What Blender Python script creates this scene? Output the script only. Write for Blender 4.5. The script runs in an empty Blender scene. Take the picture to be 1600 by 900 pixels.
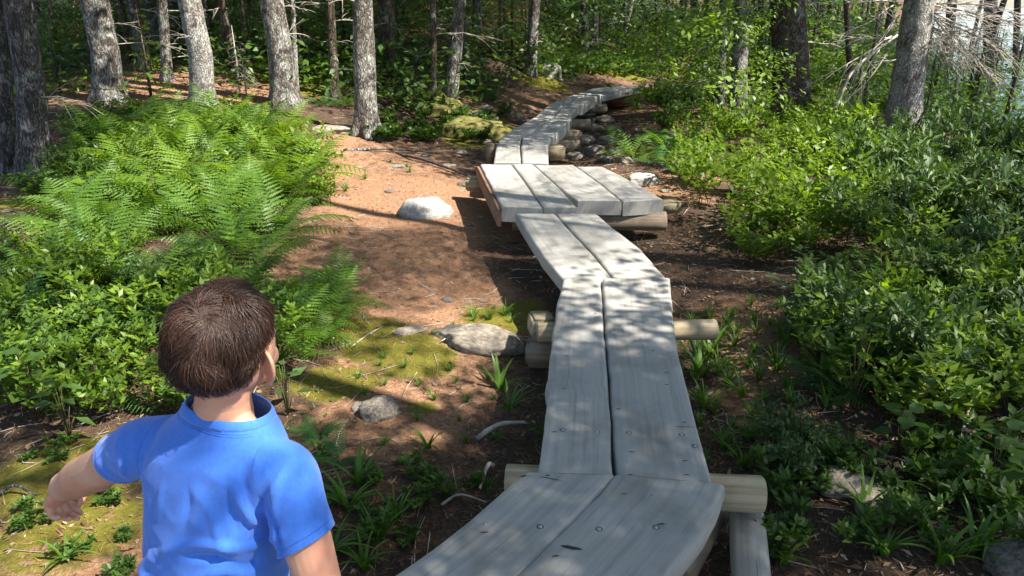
import bpy, bmesh, math, random
import numpy as np
from mathutils import Vector, Matrix, noise as mnoise

# ------------------------------------------------------------------ camera, world, sun, exposure
scn = bpy.context.scene
C = scn.collection
PITCH = math.radians(21.3); FPX = 1155.0
cam_d = bpy.data.cameras.new('camera'); cam = bpy.data.objects.new('camera', cam_d); C.objects.link(cam)
cam_d.sensor_width = 36; cam_d.lens = 36*FPX/1600; cam_d.clip_end = 2000; cam_d.clip_start = 0.02
CAMH = 1.5
cam.location = (0, 0, CAMH); cam.rotation_euler = (math.radians(90)-PITCH, 0, 0)
scn.camera = cam
SUN_EL, SUN_AZ = math.radians(52), math.radians(116)          # azimuth clockwise from +Y
SUN = np.array([math.sin(SUN_AZ)*math.cos(SUN_EL), math.cos(SUN_AZ)*math.cos(SUN_EL), math.sin(SUN_EL)])
w = bpy.data.worlds.new('World'); scn.world = w; w.use_nodes = True
nt = w.node_tree; bg = nt.nodes['Background']
sky = nt.nodes.new('ShaderNodeTexSky'); sky.sky_type = 'NISHITA'; sky.sun_disc = False
sky.sun_elevation = SUN_EL; sky.sun_rotation = SUN_AZ
nt.links.new(sky.outputs[0], bg.inputs[0]); bg.inputs[1].default_value = 0.098
sd = bpy.data.lights.new('sun', 'SUN'); sd.energy = 5.0; sd.angle = math.radians(0.55); sd.color = (1, .93, .82)
so = bpy.data.objects.new('sun', sd); C.objects.link(so)
so.rotation_euler = Vector(SUN).to_track_quat('Z', 'Y').to_euler()
scn.view_settings.view_transform = 'Standard'; scn.view_settings.look = 'None'
scn.view_settings.exposure = 1.78; scn.view_settings.gamma = 1
scn.render.engine = 'CYCLES'

rng = np.random.default_rng(7); random.seed(7)

# ------------------------------------------------------------------ helpers
def tag(o, label=None, cat=None, group=None, kind=None):
    if label: o['label'] = label
    if cat: o['category'] = cat
    if group: o['group'] = group
    if kind: o['kind'] = kind
    return o
def empty(name, loc=(0, 0, 0), rz=0):
    o = bpy.data.objects.new(name, None); C.objects.link(o); o.location = loc; o.rotation_euler = (0, 0, rz)
    o.empty_display_size = .1
    return o
def mesh_np(name, V, F, mats=(), smooth=False, uv=None):
    V = np.asarray(V, dtype=np.float32).reshape(-1, 3); F = np.asarray(F, dtype=np.int32)
    k = F.shape[1]; n = len(F)
    me = bpy.data.meshes.new(name)
    me.vertices.add(len(V)); me.vertices.foreach_set('co', V.ravel())
    me.loops.add(n*k); me.loops.foreach_set('vertex_index', F.ravel())
    me.polygons.add(n); me.polygons.foreach_set('loop_start', np.arange(0, n*k, k, dtype=np.int32))
    me.polygons.foreach_set('loop_total', np.full(n, k, dtype=np.int32))
    if uv is not None:
        l = me.uv_layers.new(name='UVMap'); l.data.foreach_set('uv', np.asarray(uv, dtype=np.float32)[F.ravel()].ravel())
    me.update(calc_edges=True); me.validate()
    for m in mats: me.materials.append(m)
    if smooth: me.polygons.foreach_set('use_smooth', np.ones(len(me.polygons), dtype=bool))
    return me
def obj(name, me, parent=None, loc=None, rot=None, scale=None):
    o = bpy.data.objects.new(name, me); C.objects.link(o)
    if parent: o.parent = parent
    if loc is not None: o.location = loc
    if rot is not None: o.rotation_euler = rot
    if scale is not None: o.scale = scale if hasattr(scale, '__len__') else (scale,)*3
    return o
def nrm(a): return a/np.maximum(np.linalg.norm(a, axis=-1, keepdims=True), 1e-9)
def frames(d, up=None, roll=None):
    """rotation matrices whose X is d and Z close to up"""
    d = nrm(np.asarray(d, float)); n = len(d)
    up = np.tile([0, 0, 1.], (n, 1)) if up is None else up
    y = np.cross(up, d); bad = np.linalg.norm(y, axis=1) < 1e-3; y[bad] = [0, 1, 0]; y = nrm(y)
    z = np.cross(d, y)
    if roll is not None:
        c, s = np.cos(roll)[:, None], np.sin(roll)[:, None]
        y, z = y*c+z*s, z*c-y*s
    return np.stack([d, y, z], axis=2)
def scatter(T, F, pos, R, s):
    T = np.asarray(T, float); F = np.asarray(F); n = len(pos)
    s = np.asarray(s, float); s = s[:, None] if s.ndim == 1 else s
    V = np.einsum('nij,nkj->nki', R, T[None]*s[:, None, :] if s.shape[1] == 3 else T[None]*s[:, None])+pos[:, None]
    return V.reshape(-1, 3), (F[None]+(np.arange(n)*len(T))[:, None, None]).reshape(-1, F.shape[1])
class MB:
    def __init__(s): s.V = []; s.F = []; s.n = 0
    def add(s, V, F):
        V = np.asarray(V, float).reshape(-1, 3); F = np.asarray(F)
        s.V.append(V); s.F.append(F+s.n); s.n += len(V)
    def mesh(s, name, mats, smooth=False):
        F = s.F
        if any(f.shape[1] == 4 for f in F):
            F = [f if f.shape[1] == 4 else np.concatenate([f, f[:, 2:3]], 1) for f in F]
            F2 = np.concatenate(F); q = F2[F2[:, 2] != F2[:, 3]]; t = F2[F2[:, 2] == F2[:, 3]]
            tri = np.concatenate([t[:, :3], q[:, [0, 1, 2]], q[:, [0, 2, 3]]]); return mesh_np(name, np.concatenate(s.V), tri, mats, smooth)
        return mesh_np(name, np.concatenate(s.V), np.concatenate(F), mats, smooth)
def tube(P, Rd, sides=6, cap=True, wob=0, flute=None):
    """tube round a polyline, radius per point"""
    P = np.asarray(P, float); n = len(P); Rd = np.broadcast_to(np.asarray(Rd, float), (n,))
    T = np.gradient(P, axis=0); T = nrm(T); ref = np.array([0, 0, 1.]) if abs(T[0][2]) < .8 else np.array([1., 0, 0])
    X = nrm(np.cross(T, np.tile(ref, (n, 1)))); Y = np.cross(T, X)
    a = np.linspace(0, 2*math.pi, sides, endpoint=False)
    rr = Rd[:, None]*np.ones(sides)
    if wob: rr = rr*(1+wob*rng.normal(size=(n, sides)))
    if flute is not None: rr = rr*flute(a[None, :], P[:, 2:3])
    V = P[:, None]+X[:, None]*(np.cos(a)[None, :, None]*rr[..., None])+Y[:, None]*(np.sin(a)[None, :, None]*rr[..., None])
    V = V.reshape(-1, 3); i = np.arange(n-1)[:, None]*sides; j = np.arange(sides)[None]; k = (j+1) % sides
    F = np.stack([i+j, i+k, i+sides+k, i+sides+j], -1).reshape(-1, 4)
    if cap:
        V = np.concatenate([V, P[:1], P[-1:]]); c0 = n*sides
        a0 = np.stack([np.full(sides, c0), (np.arange(sides)+1) % sides, np.arange(sides), np.arange(sides)], -1)
        b = (n-1)*sides; a1 = np.stack([np.full(sides, c0+1), b+np.arange(sides), b+(np.arange(sides)+1) % sides, b+(np.arange(sides)+1) % sides], -1)
        a0[:, 3] = a0[:, 2]; F = np.concatenate([F, a0, a1])
    return V, F
def interp(P, n):
    P = np.asarray(P, float); d = np.r_[0, np.cumsum(np.linalg.norm(np.diff(P, axis=0), axis=1))]
    t = np.linspace(0, d[-1], n); return np.stack([np.interp(t, d, P[:, i]) for i in range(P.shape[1])], 1)
def spline(P, n):
    P = np.asarray(P, float); Q = np.concatenate([2*P[:1]-P[1:2], P, 2*P[-1:]-P[-2:-1]]); out = []
    m = len(P)-1
    for t in np.linspace(0, m-1e-6, n):
        i = int(t); u = t-i; a, b, c, d = Q[i:i+4]
        out.append(.5*((2*b)+(-a+c)*u+(2*a-5*b+4*c-d)*u*u+(-a+3*b-3*c+d)*u**3))
    return np.array(out)
def sm(a, b, x): t = np.clip((x-a)/(b-a), 0, 1); return t*t*(3-2*t)

# ------------------------------------------------------------------ terrain
XPY = np.array([-6, 1.6, 2.1, 4, 5.6, 7.2, 8.6, 10.5, 12.4, 13.8, 15.3, 20, 60]); XPX = np.array([-3., -.05, .3, .5, .4, .15, .15, .55, 1., 1.6, 2.5, 4.5, 14.])
def vnoise(x, y, s, seed=0):
    x = x/s+seed*17.3; y = y/s+seed*9.1; xi = np.floor(x).astype(np.int64); yi = np.floor(y).astype(np.int64); fx = x-xi; fy = y-yi
    fx = fx*fx*(3-2*fx); fy = fy*fy*(3-2*fy)
    def h(a, b):
        v = (a*374761393+b*668265263+seed*1442695) & 0xffffffff; v = ((v ^ (v >> 13))*1274126177) & 0xffffffff
        return ((v ^ (v >> 16)) & 0xffff)/65535.
    return (h(xi, yi)*(1-fx)+h(xi+1, yi)*fx)*(1-fy)+(h(xi, yi+1)*(1-fx)+h(xi+1, yi+1)*fx)*fy-.5
def H(x, y):
    x = np.asarray(x, float); y = np.asarray(y, float)
    L = np.interp(y, XPY, XPX)-x
    h = -.34+.28*sm(.75, 3.2, L)*sm(6.5, 10, y)
    b = x/np.maximum(y, 1.); drop = sm(.40, .56, b)*sm(9, 22, y)
    slope = .085*sm(-1, 5, L)+.052*(1-sm(-1, 5, L))
    h = h+(slope*np.maximum(0, y-9.5-4.5*(1-sm(-1, 5, L))))*(1-drop)-1.25*drop
    h = h+.12*sm(1.5, 5, L)*sm(2, 5, y)
    h = h+.10*sm(.9, 3.5, -L)*(1-drop)
    h = h-.07*sm(1.1, .3, np.abs(L))*sm(1, 2, y)
    fd = sm(17, 9, y); h = h+.16*vnoise(x, y, 2.7, 1)*sm(.5, 3, np.abs(L))*(.35+.65*fd)+.05*vnoise(x, y, .7, 2)*fd+.018*vnoise(x, y, .22, 3)*fd
    return h
def ray(px, py):
    u = (450-py)/FPX; c, s = math.cos(PITCH), math.sin(PITCH)
    return np.array([(px-800)/FPX, c+u*s, -s+u*c])
def at(px, py, z=None, dz=0):
    d = ray(px, py)
    if z is not None: t = (z-CAMH)/d[2]; return np.array([d[0]*t, d[1]*t, z])
    t = .8
    while t < 90:
        p = d*t
        if CAMH+p[2] < H(p[0], p[1])+dz: break
        t += .01+.004*t
    return np.array([d[0]*t, d[1]*t, float(H(d[0]*t, d[1]*t))])
def aty(px, py, y):
    d = ray(px, py); t = y/d[1]; return np.array([d[0]*t, y, CAMH+d[2]*t])
def gz(x, y): return float(H(x, y))

# ------------------------------------------------------------------ materials
def mat(name):
    m = bpy.data.materials.new(name); m.use_nodes = True; n = m.node_tree; n.nodes.clear()
    out = n.nodes.new('ShaderNodeOutputMaterial'); return m, n, out
def N(n, t, **k):
    o = n.nodes.new('ShaderNode'+t)
    for a, v in k.items():
        if a.startswith('i_'): o.inputs[a[2:].replace('_', ' ')].default_value = v
        else: setattr(o, a, v)
    return o
def ramp(n, src, stops):
    r = N(n, 'ValToRGB'); e = r.color_ramp.elements
    while len(e) < len(stops): e.new(.5)
    for el, (p, c) in zip(e, stops): el.position = p; el.color = (*c, 1) if len(c) == 3 else c
    n.links.new(src, r.inputs[0]); return r.outputs[0]
def leafmat(name, cols, trans=.4, rough=.45, tint=1.3, spec=.4):
    m, n, out = mat(name); g = N(n, 'NewGeometry'); oi = N(n, 'ObjectInfo')
    mx = N(n, 'Math', operation='ADD'); n.links.new(g.outputs['Random Per Island'], mx.inputs[0])
    s = N(n, 'Math', operation='MULTIPLY'); n.links.new(oi.outputs['Random'], s.inputs[0]); s.inputs[1].default_value = .45
    n.links.new(s.outputs[0], mx.inputs[1]); d = N(n, 'Math', operation='DIVIDE'); n.links.new(mx.outputs[0], d.inputs[0]); d.inputs[1].default_value = 1.45
    k = len(cols); col = ramp(n, d.outputs[0], [(i/(k-1), c) for i, c in enumerate(cols)])
    p = N(n, 'BsdfPrincipled', i_Roughness=rough); p.inputs['Specular IOR Level'].default_value = spec
    n.links.new(col, p.inputs['Base Color'])
    t = N(n, 'BsdfTranslucent'); hs = N(n, 'MixRGB', blend_type='MULTIPLY', i_Fac=1.); n.links.new(col, hs.inputs[1]); hs.inputs[2].default_value = (tint*1.25, tint*1.2, tint*.45, 1)
    n.links.new(hs.outputs[0], t.inputs[0]); ms = N(n, 'MixShader', i_Fac=trans)
    n.links.new(p.outputs[0], ms.inputs[1]); n.links.new(t.outputs[0], ms.inputs[2]); n.links.new(ms.outputs[0], out.inputs[0]); return m
def solid(name, cols, scale=20, rough=.8, bump=.3, bscale=60, stretch=(1, 1, 1), coord='Object', detail=6, metallic=0, dist=.01, spec=.3):
    m, n, out = mat(name); tc = N(n, 'TexCoord'); mp = N(n, 'Mapping'); mp.inputs['Scale'].default_value = stretch
    n.links.new(tc.outputs[coord], mp.inputs[0])
    a = N(n, 'TexNoise', i_Scale=scale, i_Detail=detail, i_Roughness=.65); n.links.new(mp.outputs[0], a.inputs['Vector'])
    k = len(cols); col = ramp(n, a.outputs[0], [(.3+.4*i/(k-1), c) for i, c in enumerate(cols)])
    p = N(n, 'BsdfPrincipled', i_Roughness=rough, i_Metallic=metallic); p.inputs['Specular IOR Level'].default_value = spec
    n.links.new(col, p.inputs['Base Color'])
    b = N(n, 'TexNoise', i_Scale=bscale, i_Detail=8, i_Roughness=.7); n.links.new(mp.outputs[0], b.inputs['Vector'])
    bp = N(n, 'Bump', i_Strength=bump, i_Distance=dist); n.links.new(b.outputs[0], bp.inputs['Height']); n.links.new(bp.outputs[0], p.inputs['Normal'])
    n.links.new(p.outputs[0], out.inputs[0]); return m
M = {}
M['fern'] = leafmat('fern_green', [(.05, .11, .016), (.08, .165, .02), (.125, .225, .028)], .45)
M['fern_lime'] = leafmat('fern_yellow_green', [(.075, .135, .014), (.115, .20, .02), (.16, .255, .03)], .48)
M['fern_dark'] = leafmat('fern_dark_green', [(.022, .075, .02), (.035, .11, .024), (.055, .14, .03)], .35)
M['lime'] = leafmat('lime_leaf', [(.065, .12, .012), (.11, .19, .016), (.165, .26, .025)], .48)
M['mid'] = leafmat('mid_leaf', [(.034, .072, .014), (.058, .118, .018), (.095, .17, .026)], .4)
M['dark'] = leafmat('dark_leaf', [(.028, .06, .014), (.046, .095, .02), (.08, .14, .03)], .3, .55, spec=.5)
M['blade'] = leafmat('grass_blade', [(.04, .10, .012), (.07, .16, .016), (.12, .21, .03)], .4)
M['needle'] = leafmat('spruce_needle', [(.018, .05, .012), (.03, .075, .016), (.045, .10, .02)], .2, .6)
M['needle_lit'] = leafmat('sunlit_needle', [(.045, .12, .014), (.07, .17, .018), (.10, .21, .022)], .4, .6)  # brighter copy of the needle green, sunlight put into the colour
M['litter'] = leafmat('dead_leaf', [(.06, .03, .016), (.13, .07, .035), (.22, .14, .08), (.30, .23, .17), (.10, .05, .03)], .1, .8)
M['duffneedle'] = leafmat('fallen_needle', [(.14, .055, .025), (.24, .105, .05), (.34, .19, .10), (.17, .08, .045)], .05, .8)
M['twig'] = solid('dead_twig', [(.20, .16, .13), (.36, .32, .28), (.50, .47, .43)], 15, .9, .4)
M['stem'] = solid('green_stem', [(.06, .05, .02), (.10, .10, .03)], 15, .8, .2)

def barkmat(name, dark, mid, pale, lichen, lich=.5, vs=26, zs=.35):
    m, n, out = mat(name); tc = N(n, 'TexCoord'); mp = N(n, 'Mapping'); mp.inputs['Scale'].default_value = (1, 1, zs); n.links.new(tc.outputs['Object'], mp.inputs[0])
    wn = N(n, 'TexNoise', i_Scale=9., i_Detail=4.); n.links.new(mp.outputs[0], wn.inputs['Vector'])
    ad = N(n, 'MixRGB', blend_type='LINEAR_LIGHT', i_Fac=.14); n.links.new(mp.outputs[0], ad.inputs[1]); n.links.new(wn.outputs['Color'], ad.inputs[2])
    v = N(n, 'TexVoronoi', feature='DISTANCE_TO_EDGE', i_Scale=float(vs)); n.links.new(ad.outputs[0], v.inputs['Vector'])
    crack = ramp(n, v.outputs['Distance'], [(0, (0, 0, 0)), (.10, (.6, .6, .6)), (.35, (1, 1, 1))])
    v2 = N(n, 'TexVoronoi', i_Scale=float(vs)); n.links.new(ad.outputs[0], v2.inputs['Vector'])
    no = N(n, 'TexNoise', i_Scale=60., i_Detail=6., i_Roughness=.75); n.links.new(mp.outputs[0], no.inputs['Vector'])
    mixv = N(n, 'MixRGB', i_Fac=.5); n.links.new(v2.outputs['Color'], mixv.inputs[1]); n.links.new(no.outputs['Color'], mixv.inputs[2])
    bw = N(n, 'RGBToBW'); n.links.new(mixv.outputs[0], bw.inputs[0])
    c = ramp(n, bw.outputs[0], [(.25, dark), (.5, mid), (.75, pale)])
    ln = N(n, 'TexNoise', i_Scale=6., i_Detail=7., i_Roughness=.72); n.links.new(tc.outputs['Object'], ln.inputs['Vector'])
    lf = ramp(n, ln.outputs[0], [(.60-lich*.25, (0, 0, 0)), (.66-lich*.25, (1, 1, 1))])
    lm = N(n, 'MixRGB'); n.links.new(lf, lm.inputs[0]); n.links.new(c, lm.inputs[1]); lm.inputs[2].default_value = (*lichen, 1)
    f2 = N(n, 'MixRGB', blend_type='MULTIPLY', i_Fac=.75); n.links.new(lm.outputs[0], f2.inputs[1]); n.links.new(crack, f2.inputs[2])
    p = N(n, 'BsdfPrincipled', i_Roughness=.9); p.inputs['Specular IOR Level'].default_value = .2; n.links.new(f2.outputs[0], p.inputs['Base Color'])
    hm = N(n, 'Math', operation='MULTIPLY_ADD'); n.links.new(crack, hm.inputs[0]); hm.inputs[1].default_value = 1.; n.links.new(bw.outputs[0], hm.inputs[2])
    bp = N(n, 'Bump', i_Strength=.9, i_Distance=.012); n.links.new(hm.outputs[0], bp.inputs['Height']); n.links.new(bp.outputs[0], p.inputs['Normal'])
    n.links.new(p.outputs[0], out.inputs[0]); return m
M['bark_grey'] = barkmat('grey_spruce_bark', (.06, .048, .04), (.15, .132, .115), (.27, .25, .23), (.33, .33, .30), .42)
M['bark_pale'] = barkmat('pale_lichen_bark', (.10, .08, .065), (.22, .195, .175), (.37, .34, .32), (.42, .41, .38), .62, 34)
M['bark_dark'] = barkmat('dark_furrowed_bark', (.04, .035, .035), (.11, .10, .10), (.24, .22, .22), (.27, .27, .27), .25, 34, .30)
M['bark_brown'] = barkmat('brown_bark', (.05, .035, .025), (.11, .08, .06), (.19, .15, .12), (.22, .22, .18), .3, 24)

def woodmat(name, cols, ends=None, gs=1.0, rough=.72, ckf=.4):
    m, n, out = mat(name); uv = N(n, 'UVMap'); oi = N(n, 'ObjectInfo'); mp = N(n, 'Mapping'); mp.inputs['Scale'].default_value = (.7*gs, 26*gs, 1); n.links.new(uv.outputs[0], mp.inputs[0])
    cb = N(n, 'CombineXYZ'); mu = N(n, 'Math', operation='MULTIPLY', ); n.links.new(oi.outputs['Random'], mu.inputs[0]); mu.inputs[1].default_value = 60.
    for i in range(3): n.links.new(mu.outputs[0], cb.inputs[i])
    n.links.new(cb.outputs[0], mp.inputs['Location'])
    g = N(n, 'TexNoise', i_Scale=1.5, i_Detail=8., i_Roughness=.6, i_Distortion=.25); n.links.new(mp.outputs[0], g.inputs['Vector'])
    col = ramp(n, g.outputs[0], [(.28, cols[0]), (.48, cols[1]), (.72, cols[2])])
    tc = N(n, 'TexCoord'); st = N(n, 'TexNoise', i_Scale=3.2, i_Detail=6., i_Roughness=.6); n.links.new(tc.outputs['Object'], st.inputs['Vector'])
    sc = ramp(n, st.outputs[0], [(.32, (.72, .70, .66)), (.52, (1, 1, 1)), (.75, (1.0, .96, .86))])
    mm = N(n, 'MixRGB', blend_type='MULTIPLY', i_Fac=1.); n.links.new(col, mm.inputs[1]); n.links.new(sc, mm.inputs[2])
    # fine dark checks along the grain
    mp2 = N(n, 'Mapping'); mp2.inputs['Scale'].default_value = (3.*gs, 110*gs, 1); n.links.new(uv.outputs[0], mp2.inputs[0]); n.links.new(cb.outputs[0], mp2.inputs['Location'])
    ck = N(n, 'TexNoise', i_Scale=1.6, i_Detail=3.); n.links.new(mp2.outputs[0], ck.inputs['Vector'])
    cf = ramp(n, ck.outputs[0], [(.28, (.35, .32, .28)), (.36, (1, 1, 1))])
    m3 = N(n, 'MixRGB', blend_type='MULTIPLY', i_Fac=ckf); n.links.new(mm.outputs[0], m3.inputs[1]); n.links.new(cf, m3.inputs[2])
    p = N(n, 'BsdfPrincipled', i_Roughness=rough); p.inputs['Specular IOR Level'].default_value = .35; n.links.new(m3.outputs[0], p.inputs['Base Color'])
    ad = N(n, 'Math', operation='ADD'); n.links.new(g.outputs[0], ad.inputs[0]); n.links.new(cf, ad.inputs[1])
    bp = N(n, 'Bump', i_Strength=.3, i_Distance=.0025); n.links.new(ad.outputs[0], bp.inputs['Height']); n.links.new(bp.outputs[0], p.inputs['Normal'])
    n.links.new(p.outputs[0], out.inputs[0]); return m
M['plank'] = woodmat('weathered_plank', [(.235, .23, .21), (.31, .30, .28), (.36, .35, .325)])
M['plank_side'] = woodmat('red_brown_plank_side', [(.10, .055, .038), (.17, .09, .06), (.24, .14, .10)])  # darkened red-brown; shade of the platform's left side is in the colour
M['log'] = woodmat('peeled_log', [(.15, .11, .065), (.31, .25, .16), (.44, .38, .27)], gs=.8, ckf=.95)
M['loggrey'] = woodmat('grey_weathered_log', [(.16, .14, .115), (.29, .27, .235), (.40, .38, .34)], gs=.8, ckf=.95)
M['logdark'] = woodmat('dark_timber', [(.10, .075, .05), (.20, .155, .11), (.30, .25, .19)])  # darker brown wood tone

def endgrain(name, a, b):
    m, n, out = mat(name); tc = N(n, 'TexCoord'); wv = N(n, 'TexWave', wave_type='RINGS', rings_direction='X', i_Scale=38., i_Distortion=2.5, i_Detail=2.); n.links.new(tc.outputs['Object'], wv.inputs[0])
    c = ramp(n, wv.outputs[0], [(.2, a), (.8, b)]); p = N(n, 'BsdfPrincipled', i_Roughness=.85); n.links.new(c, p.inputs[0]); n.links.new(p.outputs[0], out.inputs[0]); return m
M['end'] = endgrain('log_end_grain', (.20, .14, .08), (.36, .27, .16))

def groundmat():
    m, n, out = mat('forest_floor'); tc = N(n, 'TexCoord'); P = tc.outputs['Object']
    at_ = N(n, 'Attribute', attribute_name='zone'); sep = N(n, 'SeparateColor'); n.links.new(at_.outputs['Color'], sep.inputs[0])
    def no(s, d=8., r=.7, dist=0.): o = N(n, 'TexNoise', i_Scale=float(s), i_Detail=d, i_Roughness=r, i_Distortion=dist); n.links.new(P, o.inputs['Vector']); return o.outputs[0]
    f = no(45); f2 = no(160, 4.); big = no(2.2, 5.)
    mixn = N(n, 'MixRGB', i_Fac=.5); n.links.new(f, mixn.inputs[1]); n.links.new(f2, mixn.inputs[2]); fn = mixn.outputs[0]
    soil = ramp(n, fn, [(.30, (.018, .013, .010)), (.45, (.05, .034, .024)), (.58, (.095, .066, .046)), (.72, (.20, .15, .115))])
    duff = ramp(n, fn, [(.34, (.06, .033, .02)), (.45, (.20, .105, .06)), (.56, (.34, .20, .12)), (.68, (.46, .35, .26))])
    moss = ramp(n, fn, [(.30, (.045, .045, .008)), (.48, (.12, .115, .016)), (.64, (.20, .18, .03)), (.78, (.28, .24, .06))])
    def edge(ch, wdt=.25):
        a = N(n, 'Math', operation='ADD'); n.links.new(sep.outputs[ch], a.inputs[0]); n.links.new(big2, a.inputs[1])
        return ramp(n, a.outputs[0], [(.95-wdt, (0, 0, 0)), (.95+wdt, (1, 1, 1))])
    big2 = no(7., 8., .75)
    x = N(n, 'MixRGB'); n.links.new(edge(1), x.inputs[0]); n.links.new(soil, x.inputs[1]); n.links.new(duff, x.inputs[2])
    y = N(n, 'MixRGB'); n.links.new(edge(0, .16), y.inputs[0]); n.links.new(x.outputs[0], y.inputs[1]); n.links.new(moss, y.inputs[2])
    p = N(n, 'BsdfPrincipled', i_Roughness=.95); p.inputs['Specular IOR Level'].default_value = .15; n.links.new(y.outputs[0], p.inputs['Base Color'])
    bp = N(n, 'Bump', i_Strength=1., i_Distance=.02); n.links.new(fn, bp.inputs['Height']); n.links.new(bp.outputs[0], p.inputs['Normal'])
    n.links.new(p.outputs[0], out.inputs[0]); return m
M['ground'] = groundmat()
M['rock'] = solid('lichen_granite', [(.10, .08, .06), (.25, .215, .17), (.40, .36, .31)], 9, .9, .7, 45, dist=.012)
M['rock_pale'] = solid('pale_granite', [(.18, .175, .165), (.32, .31, .29), (.46, .45, .43)], 14, .9, .6, 60)
M['rock_dark'] = solid('dark_shaded_rock', [(.05, .042, .036), (.12, .105, .09), (.22, .20, .18)], 9, .85, .7, 45)  # tone darkened so the rock pile's shade sits in the colour
M['rock_moss'] = solid('mossy_rock', [(.055, .065, .012), (.13, .12, .03), (.22, .19, .10)], 6, .95, .8, 50)

# ------------------------------------------------------------------ ground sheet
def axis(lo, hi, fine_lo, fine_hi, d, g=1.05):
    a = list(np.arange(fine_lo, fine_hi, d)); s = d; x = fine_hi
    while x < hi: a.append(x); s *= g; x += s
    a.append(hi); s = d; x = fine_lo; b = []
    while x > lo: s *= g; x -= s; b.append(max(x, lo))
    return np.array(sorted(set(np.round(b+a, 4))))
gx = axis(-160, 160, -7, 6.5, .045, 1.045); gy = axis(-14, 320, .4, 11, .045, 1.03)
GX, GY = np.meshgrid(gx, gy); GZ = H(GX, GY)
nxx, nyy = len(gx), len(gy)
idx = np.arange(nxx*nyy).reshape(nyy, nxx)
Fg = np.stack([idx[:-1, :-1], idx[:-1, 1:], idx[1:, 1:], idx[1:, :-1]], -1).reshape(-1, 4)
gme = mesh_np('ground', np.stack([GX, GY, GZ], -1).reshape(-1, 3), Fg, [M['ground']], True)
def blob(X, Y, px, py, rx, ry):
    c = at(px, py); ex = at(px+rx, py); ey = at(px, py-ry); a = abs(ex[0]-c[0])+1e-3; b = abs(ey[1]-c[1])+1e-3
    return np.exp(-(((X-c[0])/a)**2+((Y-c[1])/b)**2)*1.1)
MOSS = [(650, 560, 70, 30), (570, 520, 60, 25), (120, 740, 130, 60), (110, 830, 130, 60), (600, 535, 80, 35), (520, 600, 70, 30), (780, 500, 60, 20), (740, 190, 60, 25), (690, 160, 40, 18), (560, 600, 40, 15), (500, 130, 60, 25),
        (850, 130, 40, 12), (940, 105, 70, 12), (730, 220, 40, 15), (210, 180, 80, 20), (60, 310, 60, 20), (400, 120, 40, 15), (1010, 240, 30, 10), (760, 545, 60, 14), (300, 830, 60, 40), (820, 480, 30, 12), (660, 640, 30, 12)]
DUFF = [(640, 590, 150, 90), (620, 280, 130, 60), (690, 330, 140, 50), (700, 480, 140, 60), (180, 870, 200, 45), (230, 130, 150, 30), (1060, 300, 60, 20), (1200, 560, 60, 40), (1170, 490, 60, 30), (1150, 620, 40, 30), (560, 230, 70, 20),
        (600, 400, 160, 80), (330, 850, 90, 60), (400, 140, 80, 20), (1090, 270, 60, 16), (800, 170, 60, 14)]
Z = np.zeros((nyy, nxx, 4)); Z[..., 3] = 1
for q in MOSS: Z[..., 0] = np.maximum(Z[..., 0], blob(GX, GY, *q))
for q in DUFF: Z[..., 1] = np.maximum(Z[..., 1], blob(GX, GY, *q))
far = sm(9, 14, GY)*(.25+.5*vnoise(GX, GY, 1.1, 6)); Z[..., 1] = np.maximum(Z[..., 1], far*(GX < 4)); Z[..., 0] = np.maximum(Z[..., 0], sm(9, 16, GY)*(.30+.45*vnoise(GX, GY, 1.6, 5)))  # sparse far duff: darker soil colour stands in for the wood's shade
ca = gme.color_attributes.new('zone', 'FLOAT_COLOR', 'POINT'); ca.data.foreach_set('color', Z.astype(np.float32).ravel())
ground = tag(obj('ground', gme), 'uneven forest floor of red brown needles, moss and dark soil', kind='structure')
# lake on the right
def watermat():
    m, n, out = mat('lake_water'); tc = N(n, 'TexCoord'); a = N(n, 'TexNoise', i_Scale=3., i_Detail=4.); n.links.new(tc.outputs['Object'], a.inputs['Vector'])
    p = N(n, 'BsdfPrincipled', i_Roughness=.12); p.inputs['Base Color'].default_value = (.03, .06, .09, 1); p.inputs['IOR'].default_value = 1.33
    bp = N(n, 'Bump', i_Strength=.25, i_Distance=.05); n.links.new(a.outputs[0], bp.inputs['Height']); n.links.new(bp.outputs[0], p.inputs['Normal']); n.links.new(p.outputs[0], out.inputs[0]); return m
wm = mesh_np('lake_water', [(6, 14, -1.05), (160, 14, -1.05), (160, 320, -1.05), (6, 320, -1.05)], [(0, 1, 2, 3)], [watermat()])
tag(obj('lake_water', wm), 'pale blue lake water glimpsed between the trees at the right', kind='structure')

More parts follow.
